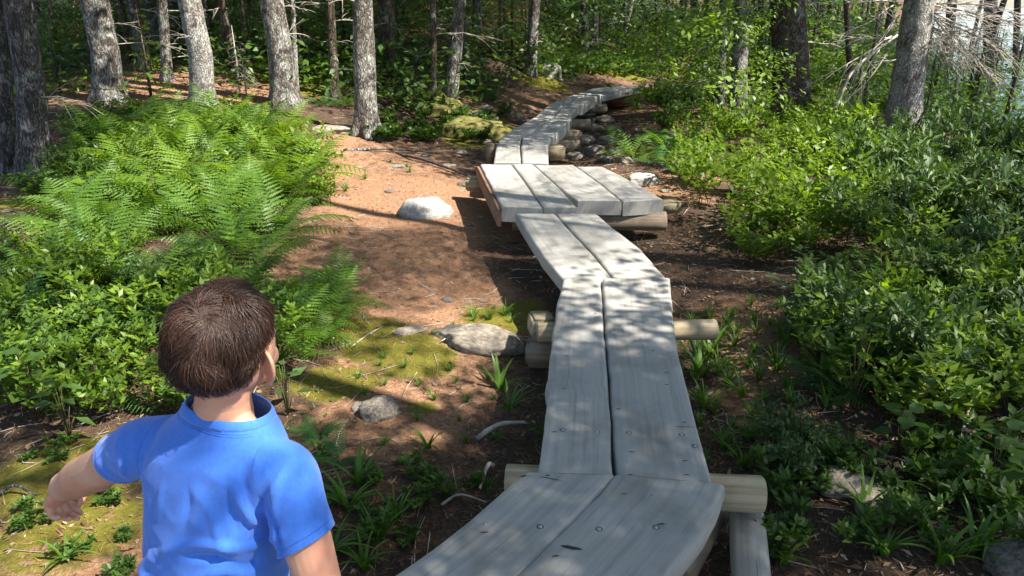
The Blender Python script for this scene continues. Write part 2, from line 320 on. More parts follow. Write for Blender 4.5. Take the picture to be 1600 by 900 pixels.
# ------------------------------------------------------------------ boardwalk
def plank(name, left, right, parent, t=.085, mats=None, z0=0., n=46, live=.0022, z1=None, seed=0):
    """slab between two edge polylines (world xy), rounded worn edges; u runs along the slab"""
    Lp = interp([p[:2] for p in left], n); Rp = interp([p[:2] for p in right], n)
    c0 = (Lp+Rp)/2; s = np.r_[0, np.cumsum(np.linalg.norm(np.diff(c0, axis=0), axis=1))]
    r = np.random.default_rng(seed+11)
    def wob(k): return (np.interp(s, np.linspace(0, s[-1], max(4, int(s[-1]/.11))), r.normal(size=max(4, int(s[-1]/.11))))*live)[:, None]
    dirn = nrm(Rp-Lp); Lp = Lp-dirn*wob(0); Rp = Rp+dirn*wob(1)
    prof = [(0, -t, 0), (-.004, -t*.55, 0), (.0, -.016, 0), (.005, -.005, 0), (.016, 0, 0)]
    vs = [.12, .3, .5, .7, .88]; V = []; UV = []; W = np.linalg.norm(Rp-Lp, axis=1)
    zz = np.linspace(z0, z0 if z1 is None else z1, n)
    row = []
    for (o, z, _) in prof: row.append((o, z, 'L'))
    for v in vs: row.append((v, -.0015*math.cos(v*9+seed), 'M'))
    for (o, z, _) in prof[::-1]: row.append((o, z, 'R'))
    k = len(row)
    for i in range(n):
        e = 0.004 if i in (0, n-1) else 0
        for (o, z, kd) in row:
            if kd == 'L': p = Lp[i]+dirn[i]*o; vv = o
            elif kd == 'R': p = Rp[i]-dirn[i]*o; vv = W[i]-o
            else: p = Lp[i]*(1-o)+Rp[i]*o; vv = o*W[i]
            V.append((p[0], p[1], zz[i]+z-(e if z > -.01 else 0))); UV.append((s[i], vv-z*.3+seed*.37))
    F = []
    for i in range(n-1):
        for j in range(k):
            F.append((i*k+j, (i+1)*k+j, (i+1)*k+(j+1) % k, i*k+(j+1) % k))
    # end caps as quads strips between mirrored rows
    h = k//2
    for base, fl in ((0, 0), ((n-1)*k, 1)):
        for j in range(h):
            q = [base+j, base+j+1, base+k-2-j, base+k-1-j]
            if q[1] == q[2]: continue
            F.append(q[::-1] if fl else q)
    F = [f[::-1] for f in F]
    me = mesh_np(name, V, F, mats or [M['plank']], True, UV)
    if hasattr(me, 'set_sharp_from_angle'): me.set_sharp_from_angle(angle=math.radians(50))
    return obj(name, me, parent)
def wpt(pts, z=0.): return [at(a, b, z) for a, b in pts]
def lerp_edge(A, B, t, n=14):
    a = interp([p[:2] for p in A], n); b = interp([p[:2] for p in B], n); return a*(1-t)+b*t
M['steel'] = solid('galvanised_bolt', [(.35, .36, .38), (.6, .62, .65)], 80, .35, .1, metallic=.9)
M['recess_shade'] = solid('painted_recess_shade', [(.03, .025, .02), (.05, .04, .035)], 30, .9, .1)  # flat near-black standing in for shade inside bolt recesses and cracks
def boltmesh():
    b = MB(); a = np.linspace(0, 2*math.pi, 14, endpoint=False)
    def disc(r0, z0, r1, z1):
        V = np.concatenate([np.stack([np.cos(a)*r0, np.sin(a)*r0, np.full(14, z0)], 1), np.stack([np.cos(a)*r1, np.sin(a)*r1, np.full(14, z1)], 1)])
        j = np.arange(14); k = (j+1) % 14; b.add(V, np.stack([j, k, k+14, j+14], 1))
    disc(.0125, -.002, .0125, .0015); disc(.0125, .0015, .008, .002); disc(.008, .002, .0075, .006); disc(.0075, .006, .0045, .0085); disc(.0045, .0085, .0005, .009)
    return b.mesh('bolt', [M['steel']], False)
BOLT = boltmesh()
def ringmesh():
    a = np.linspace(0, 2*math.pi, 14, endpoint=False); V = np.concatenate([np.stack([np.cos(a)*r, np.sin(a)*r, np.full(14, .0012)], 1) for r in (.0125, .0175)])
    j = np.arange(14); k = (j+1) % 14; return mesh_np('bolt_recess_shade', V, np.stack([j, k, k+14, j+14], 1), [M['recess_shade']])  # flat dark ring, the shade of a recess drawn as colour
RING = ringmesh()
def nickmesh():
    V = [(-.5, 0, .0012), (-.2, .5, .0012), (.3, .35, .0012), (.5, -.1, .0012), (.1, -.5, .0012), (-.3, -.4, .0012)]
    return mesh_np('crack', V, [(0, 4, 3), (0, 5, 4), (0, 3, 2), (0, 2, 1)], [M['recess_shade']])
NICK = nickmesh()
def bolt(px, py, par, z=0.):
    p = at(px, py, z); o = obj('bolt', BOLT, par, p, None, (.62, .62, .5)); obj('bolt_recess_shade', RING, o, (0, 0, 0))
def nick(px, py, par, L=.02, Wd=.004, rz=0, z=0.):
    p = at(px, py, z+.0015); obj('crack', NICK, par, p, (0, 0, rz), (L, Wd, 1))

sections = []
def section(loc_label, name='boardwalk_section'):
    e = empty(name, (0, 0, 0)); tag(e, loc_label, 'boardwalk', 'plank boardwalk sections'); sections.append(e); return e
# A: the near slab, running under the child towards the camera
A = section('broad two-plank boardwalk section the child stands on, nearest the camera')
aL = [at(818, 738, 0), at(790, 764, 0), at(735, 812, 0), at(672, 862, 0), at(612, 900, 0)]
aL2 = [np.array([-.62, 1.28, 0]), np.array([-1.0, .8, 0]), np.array([-1.35, .3, 0]), np.array([-1.7, -.25, 0])]
aS = [at(962, 742, 0), at(905, 805, 0), at(808, 900, 0)]; aS2 = [np.array([-.25, 1.2, 0]), np.array([-.55, .7, 0]), np.array([-.85, .2, 0]), np.array([-1.2, -.4, 0])]
aR = [at(1134, 757, 0), at(1126, 778, 0), at(1104, 828, 0), at(1068, 870, 0), at(1040, 902, 0)]; aR2 = [np.array([.22, 1.25, 0]), np.array([.0, .7, 0]), np.array([-.3, .15, 0]), np.array([-.65, -.6, 0])]
def gap(E, d):
    E = [np.array(p, float) for p in E]; out = []
    for i, p in enumerate(E):
        q = E[min(i+1, len(E)-1)]-E[max(i-1, 0)]; nn = np.array([q[1], -q[0]])/max(1e-6, math.hypot(q[0], q[1])); p = p.copy(); p[:2] += nn*d; out.append(p)
    return out
plank('plank', aL+aL2, gap(aS+aS2, -.003), A, seed=1, n=70, z0=.004, t=.075); plank('plank', gap(aS+aS2, .003), aR+aR2, A, seed=2, n=70, z0=.004, t=.075)
for q in [(758, 819), (844, 823), (936, 827), (1025, 824)]: bolt(*q, A, .004)
for q in [(757, 832, .03, .005), (975, 772, .025, .004), (1033, 819, .03, .006), (868, 869, .026, .005), (1018, 774, .008, .004), (856, 743, .02, .006)]: nick(q[0], q[1], A, q[2], q[3], .1, .004)
nick(893, 856, A, .07, .014, -.25, .004); nick(818, 744, A, .025, .008, .4, .004); nick(860, 748, A, .09, .004, -.3, .004)
# B: long two plank section
B = section('straight two-plank boardwalk section leading from the child into the wood')
bL = wpt([(838, 746), (845, 700), (850, 650), (858, 612), (853, 598), (857, 585), (863, 530), (870, 480), (880, 432)]); bR = wpt([(1114, 756), (1100, 700), (1085, 640), (1070, 590), (1062, 560), (1056, 520), (1051, 478), (1047, 432)])
bS = wpt([(961, 746), (958, 700), (955, 650), (952, 600), (948, 550), (944, 500), (942, 470), (940, 432)])
plank('plank', bL, gap(bS, -.004)[::1], B, seed=3, n=70, z0=-.004); plank('plank', gap(bS, .005), bR, B, seed=4, n=70, z0=-.004)
for q in [(879, 672), (933, 675), (982, 676), (1065, 679), (1086, 697), (872, 746)]: bolt(*q, B, -.004)
for q in [(866, 675), (882, 607), (1042, 601), (966, 639), (1069, 660), (987, 706), (886, 556), (930, 490), (1073, 742), (1041, 582), (1070, 720), (985, 742), (1020, 548)]: nick(q[0], q[1], B, .022, .005, .1, -.004)
nick(1070, 667, B, .10, .003, -.05, -.004)
# C: hidden-by-caption middle section
Cs = section('middle boardwalk section between the long section and the wide platform')
cL = wpt([(882, 437), (850, 398), (822, 358), (806, 331)]); cR = wpt([(1046, 437), (1000, 385), (960, 355), (932, 331)]); cS = wpt([(962, 437), (925, 392), (890, 356), (868, 331)])
plank('plank', cL, gap(cS, -.004), Cs, seed=5, n=40, z0=-.01); plank('plank', gap(cS, .004), cR, Cs, seed=6, n=40, z0=-.01)
# D: skewed platform of four planks
D = section('wide skewed platform of four short planks where the boardwalk turns')
e0 = wpt([(784, 323), (766, 287), (750, 256)]); e1 = wpt([(849, 325), (818, 280), (800, 257)]); e2 = wpt([(904, 325), (872, 291), (834, 257)]); e3 = wpt([(973, 313), (938, 285), (900, 258)]); e4 = wpt([(1038, 309), (990, 282), (942, 258)])
e2b = wpt([(902, 313), (872, 291), (834, 257)])
plank('plank', e0, gap(e1, -.006), D, .12, seed=7, n=30, z0=.0); plank('plank', gap(e1, .004), gap(e2, -.008), D, .12, seed=8, n=30, z0=.006)
plank('plank', gap(e2b, .006), gap(e3, -.008), D, .12, seed=9, n=30, z0=-.003); plank('plank', gap(e3, .008), e4, D, .12, seed=10, n=30, z0=-.012)
sidep = plank('shaded_plank_side', [np.array(p)+np.array([-.035, 0, 0]) for p in e0], [np.array(p)+np.array([-.006, 0, 0]) for p in e0], D, .14, mats=[M['plank_side']], seed=12, n=12, z0=-.02, live=.001)  # added strip along the platform's left edge, coloured dark for its shade
# E..H: receding sections
def sec2(label, L_, S_, R_, z=0., t=.11, seed=20):
    s = section(label); L_, S_, R_ = wpt(L_), wpt(S_), wpt(R_)
    plank('plank', L_, gap(S_, -.006), s, t, seed=seed, n=26, z0=z); plank('plank', gap(S_, .006), R_, s, t, seed=seed+1, n=26, z0=z-.004); return s
sec2('short straight boardwalk section just beyond the wide platform', [(771, 254), (776, 226), (784, 213)], [(815, 254), (813, 227), (817, 209)], [(857, 255), (856, 226), (862, 210)], .0, seed=20)
sec2('boardwalk section bending right past the mossy bank', [(784, 214), (806, 200), (834, 184)], [(820, 214), (845, 198), (862, 184)], [(864, 214), (880, 198), (891, 186)], .005, .15, seed=22)
sec2('sunlit boardwalk section beside the pile of dark rocks', [(835, 184), (846, 172), (858, 163)], [(864, 185), (872, 172), (882, 162)], [(892, 187), (894, 174), (908, 163)], -.006, seed=24)
sec2('second last boardwalk section, shaded, curving right', [(858, 163), (880, 153), (903, 146)], [(884, 163), (904, 153), (920, 147)], [(911, 163), (924, 154), (941, 147)], .003, .16, seed=26)
sec2('farthest boardwalk section, reaching the sunny grass', [(903, 146), (925, 138), (960, 132)], [(922, 147), (948, 139), (980, 133)], [(942, 148), (972, 141), (1005, 134)], -.005, seed=28)

# logs
LOGGROUP = 'round support logs under the boardwalk'
def log(p0, p1, r, label, m='log', name='support_log', flat=False, end_r=None, seed=0):
    p0 = np.array(p0, float); p1 = np.array(p1, float); L = np.linalg.norm(p1-p0); n = max(6, int(L/.08)); sd_ = 20
    q = Vector(p1-p0).to_track_quat('X', 'Z')
    rr = np.random.default_rng(seed); s = np.linspace(0, L, n)
    s = np.r_[0, .006, s[1:-1], L-.006, L]; n = len(s); V = []; UV = []
    for i in range(n):
        k = .93 if i in (0, n-1) else 1
        for j in range(sd_+1):
            a = 2*math.pi*j/sd_; wv = 1+.03*math.sin(3*a+seed)+.02*math.sin(s[i]*9+a*2+seed*3)
            y, z = math.cos(a)*r*k*wv, math.sin(a)*r*k*wv
            if flat: z = min(z, r*.72)
            V.append((s[i], y, z)); UV.append((s[i]+seed*.7, a*r))
    F = [(i*(sd_+1)+j, (i+1)*(sd_+1)+j, (i+1)*(sd_+1)+j+1, i*(sd_+1)+j+1) for i in range(n-1) for j in range(sd_)]
    me = mesh_np('log', V, [f[::-1] for f in F], [M[m]], True, UV)
    root = empty(name, p0); root.rotation_mode = 'QUATERNION'; root.rotation_quaternion = q
    tag(root, label, 'log', LOGGROUP); obj('log_body', me, root)
    for x, sg in ((0, -1), (L, 1)):
        b = [(x+sg*.001, 0, 0)]+[(x, math.cos(2*math.pi*j/sd_)*r*.93*(1+.03*math.sin(3*2*math.pi*j/sd_+seed)), (min(math.sin(2*math.pi*j/sd_)*r*.93, r*.72) if flat else math.sin(2*math.pi*j/sd_)*r*.93*(1+.03*math.sin(3*2*math.pi*j/sd_+seed)))) for j in range(sd_)]
        obj('log_end', mesh_np('log_end', b, [(0, 1+j, 1+(j+1) % sd_) if sg > 0 else (0, 1+(j+1) % sd_, 1+j) for j in range(sd_)], [M['end']]), root)
    return root
def logpx(a, b, z, r, label, **k): log(at(a[0], a[1], z), at(b[0], b[1], z), r, label, **k)
zc = -.155
logpx((790, 752), (1192, 772), -.155, .066, 'pale peeled cross log under the joint of the two nearest boardwalk sections', seed=1)
logpx((1166, 806), (1180, 1000), -.285, .064, 'long grey stringer log lying lengthwise at the lower right of the boardwalk', m='loggrey', seed=2, flat=True)
logpx((800, 800), (640, 960), -.29, .06, 'stringer log half hidden beneath the left edge of the near slab', seed=3, flat=True)
logpx((1030, 985), (1260, 985), -.17, .06, 'cross log at the bottom edge right of the near slab', m='loggrey', seed=4)
logpx((840, 520), (1118, 515), -.13, .055, 'short round cross log sticking out right of the long section', seed=5)
logpx((1120, 795), (1060, 905), -.32, .05, 'dark log lying in the gap beneath the near slab', m='logdark', seed=6)
for k, (px, py, s_) in enumerate([(852, 522, .10), (851, 548, .11), (858, 500, .09)]): pass
def crate(px, py, z, size, rz, label, m='logdark', name='timber_block', seed=0, grp='squared timber blocks stacked beside the boardwalk'):
    sx, sy, sz = size; bm = bmesh.new(); bmesh.ops.create_cube(bm, size=1)
    for v in bm.verts: v.co = (v.co.x*sx, v.co.y*sy, v.co.z*sz)
    bmesh.ops.bevel(bm, geom=bm.edges[:], offset=min(size)*.12, segments=2, affect='EDGES')
    bmesh.ops.subdivide_edges(bm, edges=bm.edges[:], cuts=1)
    for v in bm.verts: v.co += Vector(mnoise.noise_vector(v.co*9+Vector((seed, 0, 0))))*min(size)*.07
    uv = bm.loops.layers.uv.new('UVMap')
    for f in bm.faces:
        for l in f.loops: c = l.vert.co; l[uv].uv = (c.x+seed, c.y+c.z)
    me = bpy.data.meshes.new(name); bm.to_mesh(me); bm.free(); me.materials.append(M[m])
    for p in me.polygons: p.use_smooth = True
    p = at(px, py, z); o = obj(name, me, None, p, (0, 0, rz)); tag(o, label, 'timber', grp); return o
crate(847, 508, -.16, (.13, .16, .12), .2, 'upper squared timber block left of the long section', m='log', seed=1)
crate(846, 546, -.30, (.16, .22, .13), -.1, 'lower dark timber block under the left edge of the long section', seed=2)
crate(868, 238, -.12, (.20, .22, .15), .1, 'short pale timber block against the right side of the first far section', m='log', seed=3)
crate(884, 212, -.2, (.34, .3, .14), .5, 'flat mossy timber in the middle of the rock pile', m='logdark', seed=4)
crate(886, 226, -.3, (.3, .26, .14), .3, 'lowest timber of the small crib right of the boardwalk', m='logdark', seed=5)
crate(766, 240, -.16, (.10, .16, .24), .0, 'upright timber stub left of the first far section', m='logdark', seed=6)
crate(955, 150, -.16, (.5, .3, .2), .1, 'reddish timber block under the farthest section', m='plank_side', seed=7)
crate(968, 158, -.28, (.45, .3, .18), .5, 'lower reddish timber block under the farthest section', m='plank_side', seed=8)
crate(748, 287, -.20, (.26, .12, .12), .1, 'timber end poking out left of the wide platform', m='log', seed=9)
crate(1044, 322, -.2, (.2, .14, .1), .2, 'round pale timber end right of the wide platform', m='log', seed=10)
log(at(800, 345, -.2), at(1040, 345, -.2), .08, 'dark bearer log under the front edge of the wide platform', m='logdark', seed=9)
for k, y in enumerate((7.7, 9.2, 10.9, 12.6)):
    xc = float(np.interp(y, XPY, XPX)); log((xc-.42, y, -.2), (xc+.5, y+.05, -.2), .075, 'weathered bearer log under the receding boardwalk, number counted away from the platform: '+('first', 'second', 'third', 'fourth')[k], m='logdark', seed=20+k)

# ------------------------------------------------------------------ rocks
def rockmesh(seed, sub=4, flat=.6, ang=.35):
    bm = bmesh.new(); bmesh.ops.create_icosphere(bm, subdivisions=sub, radius=1); off = Vector((seed*7.1, seed*3.3, 1.7))
    r = np.random.default_rng(seed); pl = [(Vector(nrm(r.normal(size=3))), .62+.3*r.random()) for _ in range(9)]
    for v in bm.verts:
        p = v.co.copy()
        for nn, d in pl:
            e = p.dot(nn)-d
            if e > 0: p -= nn*e*.8
        p *= 1+ang*.5*mnoise.noise(p*1.3+off)+.13*mnoise.noise(p*4+off)+.06*mnoise.noise(p*9+off)+.03*mnoise.noise(p*20+off)
        v.co = Vector((p.x, p.y, p.z*flat))
    me = bpy.data.meshes.new('rock'); bm.to_mesh(me); bm.free()
    for p in me.polygons: p.use_smooth = True
    return me
RK = [rockmesh(i+1) for i in range(6)]
def rock(px, py, sx, sy, sz, rz, label, m='rock', k=0, z=None, sink=.3):
    p = at(px, py) if z is None else at(px, py, z); me = RK[k % 6].copy(); me.materials.append(M[m])
    o = obj('rock', me, None, (p[0], p[1], p[2]+sz*(1-sink)*.6-sz*.33), (0, 0, rz), (sx, sy, sz)); tag(o, label, 'rock', 'rocks on the forest floor'); return o
rock(748, 538, .29, .15, .17, -.2, 'long pale lichened rock beside the trail, left of the long section', k=0)
rock(596, 650, .105, .09, .12, .3, 'small buff rock standing alone on the brown trail', k=1)
rock(664, 335, .24, .2, .24, .2, 'rounded grey boulder on the red trail near the platform', 'rock_pale', k=2)
rock(1003, 286, .18, .15, .16, .2, 'smooth pale stone to the right of the wide platform', 'rock_pale', k=3)
rock(1062, 268, .16, .15, .2, .9, 'small grey stone among the leaves right of the platform', 'rock', k=4)
rock(735, 212, .62, .35, .42, -.3, 'large mossy boulder in the sunny bank left of the boardwalk', 'rock_moss', k=5)
rock(690, 180, .5, .35, .35, .3, 'mossy boulder at the foot of the curved grey tree', 'rock_moss', k=1)
rock(968, 110, .3, .25, .3, .3, 'small mossy boulder by the sunny grass at the far end', 'rock_moss', k=2)
rock(858, 118, .26, .22, .38, .3, 'pale rock at the base of the far trunk', 'rock_pale', k=3)
rock(1320, 765, .13, .11, .1, .3, 'half hidden pinkish rock under the dark laurel sprigs', 'rock', k=4)
rock(1370, 790, .16, .12, .09, 1.3, 'flat grey rock among grass blades at lower right', 'rock', k=0)
rock(1605, 895, .14, .12, .12, .3, 'brown rock at the lower right corner', 'rock_dark', k=1)
rp = [(912, 222, .19), (930, 205, .2), (925, 240, .2), (948, 222, .17), (905, 198, .17), (945, 190, .2), (915, 180, .2), (932, 173, .18), (960, 240, .14), (900, 246, .14), (958, 205, .16), (895, 190, .13), (977, 255, .12), (945, 252, .12), (925, 190, .13)]
names_ = ['largest', 'tall', 'broad', 'blunt', 'narrow', 'flat-topped', 'wedge-shaped', 'upper', 'outermost right', 'lowest left', 'sloping', 'smallest upper left', 'isolated', 'lower middle', 'tilted']
for i, (a, b, s) in enumerate(rp): rock(a, b, s, s*.85, s*.85, i*1.7, names_[i]+' dark rock of the pile right of the far boardwalk', 'rock_dark' if i % 3 else 'rock', k=i)
rp2 = [(790, 178, .14), (770, 188, .12), (812, 186, .12), (760, 172, .13), (828, 176, .1), (745, 180, .14)]
for i, (a, b, s) in enumerate(rp2): rock(a, b, s, s*.8, s*.8, i*1.3, ['grey', 'buff', 'pale flat', 'mossy-sided', 'little', 'brown'][i]+' stone in the bank above the bend of the boardwalk', 'rock', k=i+2)
for i, (a, b, s_, lab) in enumerate([(610, 300, .06, 'small stone on the red trail left of the boulder'), (560, 262, .05, 'pebble at the trail edge by the left bank'), (725, 290, .09, 'brown stone beside the left side of the wide platform'), (700, 262, .1, 'flat stone on the upper trail near the platform'), (665, 245, .08, 'grey stone between the roots of the upper trail'), (720, 240, .12, 'stone below the mossy boulder'), (760, 222, .12, 'angular stone against the mossy bank'), (560, 640, .05, 'pebble near the buff rock on the trail'), (700, 470, .05, 'pebble above the long pale rock'), (1150, 600, .05, 'pale stone in the litter right of the long section'), (1190, 550, .06, 'small pale stone farther right in the litter'), (1040, 300, .07, 'stone in the red soil right of the platform')]):
    rock(a, b, s_, s_*.8, s_*.6, i*1.1, lab, 'rock' if i % 2 else 'rock_dark', k=i+1)
rock(640, 520, .10, .05, .04, .4, 'thin flat stone edge showing through the trail', 'rock', k=2)
rock(620, 262, .1, .07, .06, .1, 'little stone on the upper trail', 'rock', k=3)
rock(520, 205, .35, .2, .12, .1, 'flat grey slab beside the tall straight spruce', 'rock', k=3)

# ------------------------------------------------------------------ trees
def trunkmesh(pts, radii, sides=20, m='bark_grey', seed=0, flare=1.0, top=9., amp=.05, base_local=True):
    """pts: visible centreline points (relative to base); continues to height top"""
    P = [np.array(p, float) for p in pts]; d = P[-1]-P[-2]; d = d/max(1e-6, d[2]); d[:2] *= .6; Rr = list(radii)
    last = P[-1].copy(); z = last[2]
    for k in range(1, 5): zz = z+(top-z)*k/4; P.append(np.array([last[0]+d[0]*(zz-z), last[1]+d[1]*(zz-z), zz])); Rr.append(radii[-1]*(1-.2*k))
    P = np.array(P); n = int(40 if radii[0] > .08 else 16)
    hs = np.concatenate([np.linspace(0, 2.0, n), np.linspace(2.15, top, 16)])-.0
    zs = P[:, 2]; c = np.stack([np.interp(hs, zs, P[:, 0]), np.interp(hs, zs, P[:, 1]), hs], 1); c[0, 2] = -.25
    rr = np.interp(hs, zs, Rr)*(1+.45*flare*np.exp(-hs/.16))
    a = np.linspace(0, 2*math.pi, sides, endpoint=False); V = []
    off = Vector((seed*3.1, seed*1.7, 0))
    for i in range(len(hs)):
        for j in range(sides):
            ca_, sa = math.cos(a[j]), math.sin(a[j]); nz = mnoise.noise(Vector((ca_*1.2, sa*1.2, hs[i]*1.6))+off); n2 = mnoise.noise(Vector((ca_*4, sa*4, hs[i]*6))+off)
            fl = 1+flare*.35*math.exp(-hs[i]/.14)*math.sin(a[j]*5+seed)
            r = rr[i]*(1+amp*1.6*nz+amp*n2)*fl; V.append((c[i, 0]+ca_*r, c[i, 1]+sa*r, c[i, 2]))
    i = np.arange(len(hs)-1)[:, None]*sides; j = np.arange(sides)[None]; k = (j+1) % sides
    F = np.stack([i+j, i+k, i+sides+k, i+sides+j], -1).reshape(-1, 4)
    me = mesh_np('trunk', V, F, [M[m]], True)
    return me, c
trees = []      # (root, trunk xy)
def deadbranch(p0, d, L, r=.008, twigs=6, sag=-.2, seed=0, spread=.5):
    r_ = np.random.default_rng(seed); b = MB(); d = nrm(np.array(d, float)[None])[0]; n = 7
    t = np.linspace(0, 1, n)[:, None]; P = np.array(p0)+d*L*t+np.array([0, 0, 1])*sag*L*t**2+np.cumsum(r_.normal(size=(n, 3))*.015*L, 0)
    b.add(*tube(P, np.linspace(r, r*.3, n), 5))
    for k in range(twigs):
        u = .2+.8*r_.random(); q = P[0]+(P[-1]-P[0])*u; i = int(u*(n-1)); q = P[min(i, n-1)]
        dd = nrm((d+spread*r_.normal(size=3)*1.2)[None])[0]; l = L*(.18+.3*r_.random())
        tt = np.linspace(0, 1, 4)[:, None]; b.add(*tube(q+dd*l*tt+np.array([0, 0, -.25])*l*tt**2+r_.normal(size=(4, 3))*.02*l, np.linspace(r*.45, r*.12, 4), 4))
    return b
def tree(base, top, wpx, m, label, ntw=4, cat='tree', bend=0., seed=0, name='spruce_tree', grp='tree trunks standing in the wood', flare=1., basewpx=None, tmid=None, height=9., z=None):
    """base / top are the photo points of the trunk centreline; wpx its width low and high"""
    b = at(*base) if z is None else at(base[0], base[1], z); k = (b[1]*math.cos(PITCH)+(CAMH-b[2])*math.sin(PITCH))/FPX
    tp = aty(top[0], top[1], b[1]); w0, w1 = (wpx if hasattr(wpx, '__len__') else (wpx, wpx*.9))
    pts = [np.zeros(3)]
    if tmid: q = aty(tmid[0], tmid[1], b[1])-b; pts.append(np.array([q[0], 0, max(q[2], .1)]))
    q = tp-b; pts.append(np.array([q[0], 0, max(q[2], pts[-1][2]+.3)])); rad = list(np.linspace(w0, w1, len(pts))*k/2)
    me, c = trunkmesh(pts, rad, 26 if w0 > 30 else 14, m, seed, flare*.8, height)
    root = empty(name, b); tag(root, label, cat, grp); obj('trunk', me, root)
    r_ = np.random.default_rng(seed+100)
    for i in range(ntw):
        h = .35+1.5*r_.random(); a = r_.random()*6.28; cx = np.interp(h, c[:, 2], c[:, 0]); L = .3+.7*r_.random()
        obj('dead_branch', deadbranch((cx+math.cos(a)*rad[0]*.7, math.sin(a)*rad[0]*.7, h), (math.cos(a), math.sin(a), .15), L, .006+.003*r_.random(), 6, -.25, seed*10+i).mesh('dead_branch', [M['twig']]), root)
    trees.append((root, b, height)); return root, c, b
tree((56, 285), (28, 0), (46, 36), 'bark_dark', 'thick dark furrowed trunk at the left edge, twin of the leaning stem', 2, seed=1, tmid=(50, 150))
tree((14, 272), (-6, 0), (30, 24), 'bark_dark', 'slimmer dark stem cut by the left edge of the photo', 1, seed=2)
tree((172, 160), (148, 0), (42, 38), 'bark_grey', 'grey lichened spruce trunk left of the sunlit sapling', 5, seed=3, tmid=(165, 80))
tree((318, 168), (296, 0), (36, 32), 'bark_pale', 'pale speckled sunlit trunk leaning slightly behind the ferns', 2, seed=4, tmid=(312, 80))
tree((447, 165), (424, 0), (40, 34), 'bark_grey', 'stout grey trunk with branch shadows, right of the dead sapling', 4, seed=5, tmid=(436, 70))
tree((464, 150), (457, 0), 8, 'bark_pale', 'very thin pale pole beside the stout grey trunk', 2, seed=6, flare=.3)
tree((523, 152), (516, 0), (15, 12), 'bark_brown', 'slim brown stem between the stout trunk and the straight spruce', 7, seed=7, flare=.6)
tree((573, 214), (566, 0), (36, 29), 'bark_grey', 'straight grey spruce trunk flaring at its foot beside the red trail', 1, seed=8, tmid=(569, 90), flare=1.3)
tree((677, 178), (676, 0), (10, 9), 'bark_brown', 'thin wavy stem in front of the mossy boulder', 3, seed=9, tmid=(678, 90), flare=.4)
tree((702, 172), (719, 0), (22, 17), 'bark_grey', 'curved grey trunk rising from the mossy boulder', 3, seed=10, tmid=(712, 80), flare=1.4)
tree((829, 118), (836, 0), (17, 16), 'bark_grey', 'sunlit grey trunk above the bend in the boardwalk', 3, seed=11)
tree((917, 98), (912, 0), 12, 'bark_dark', 'dark left stem of the pair behind the far end of the boardwalk', 1, seed=12)
tree((928, 96), (932, 0), 11, 'bark_grey', 'lighter right stem of the pair behind the far end of the boardwalk', 1, seed=13)
tree((970, 70), (988, 0), 8, 'bark_pale', 'thin white leaning trunk in the sunny far clearing', 1, seed=14, flare=.2)
tree((262, 128), (253, 0), (17, 14), 'bark_grey', 'faint grey trunk directly behind the sunlit sapling', 4, seed=15)
tree((1124, 195), (1131, 0), (14, 12), 'bark_dark', 'slim dark trunk left of the grey one on the right bank', 3, seed=16)
tree((1153, 188), (1158, 0), (27, 22), 'bark_grey', 'medium grey trunk in shade on the right bank', 3, seed=17)
tree((1240, 185), (1231, 0), (56, 50), 'bark_brown', 'broad brown shaded trunk standing back on the right', 2, seed=18)
tB, cB, bB = tree((1410, 208), (1438, 0), (50, 42), 'bark_pale', 'sunlit leaning trunk bristling with bare dead branches at the right', 0, seed=19, tmid=(1420, 110))  # pale bark used here to put sunlight into the trunk's colour
tree((1478, 118), (1488, 0), 15, 'bark_dark', 'dark thin trunk near the lake behind the branchy tree', 7, seed=20)
tree((1545, 140), (1548, 0), 20, 'bark_dark', 'dark trunk by the lake close to the right edge', 9, seed=21)
tree((1586, 150), (1590, 0), 10, 'bark_brown', 'slender trunk at the far right edge before the lake', 8, seed=22)
tree((1008, 60), (1020, 0), 8, 'bark_pale', 'white sunlit stem right of the leaning thin one', 1, seed=23, flare=.2)
tree((1330, 160), (1322, 0), 9, 'bark_brown', 'slender brown stem between the broad trunk and the branchy one', 5, seed=24, flare=.2)
# pale dead branches on the branchy tree
DB = [((1400, 60), (1340, 55), .012), ((1400, 58), (1305, 185), .012), ((1405, 20), (1335, 130), .008), ((1400, 5), (1310, 70), .008), ((1440, 20), (1580, 80), .012), ((1445, 5), (1560, 30), .010), ((1440, 45), (1600, 60), .008),
      ((1440, 30), (1500, 120), .010), ((1440, 10), (1530, 100), .010), ((1435, 60), (1520, 70), .008), ((1400, 35), (1370, 10), .008), ((1440, 0), (1595, 20), .010), ((1440, 70), (1480, 60), .007), ((1408, 90), (1350, 100), .007), ((1445, 15), (1545, 60), .009), ((1445, 35), (1570, 120), .008)]
for i, (a, b, r) in enumerate(DB*2):
    r *= 1.15; b = (b[0]+(0 if i < len(DB) else 25*rng.normal()), b[1]+(0 if i < len(DB) else 25*rng.normal()))
    p0 = aty(a[0], a[1], bB[1]); p1 = aty(b[0], b[1], bB[1]-.9+rng.random()*.9); d = p1-p0
    obj('dead_branch', deadbranch(p0-bB, d, np.linalg.norm(d), r, 18 if b[0] > 1440 else 5, .0, 300+i, .38).mesh('dead_branch', [M['twig']]), tB)
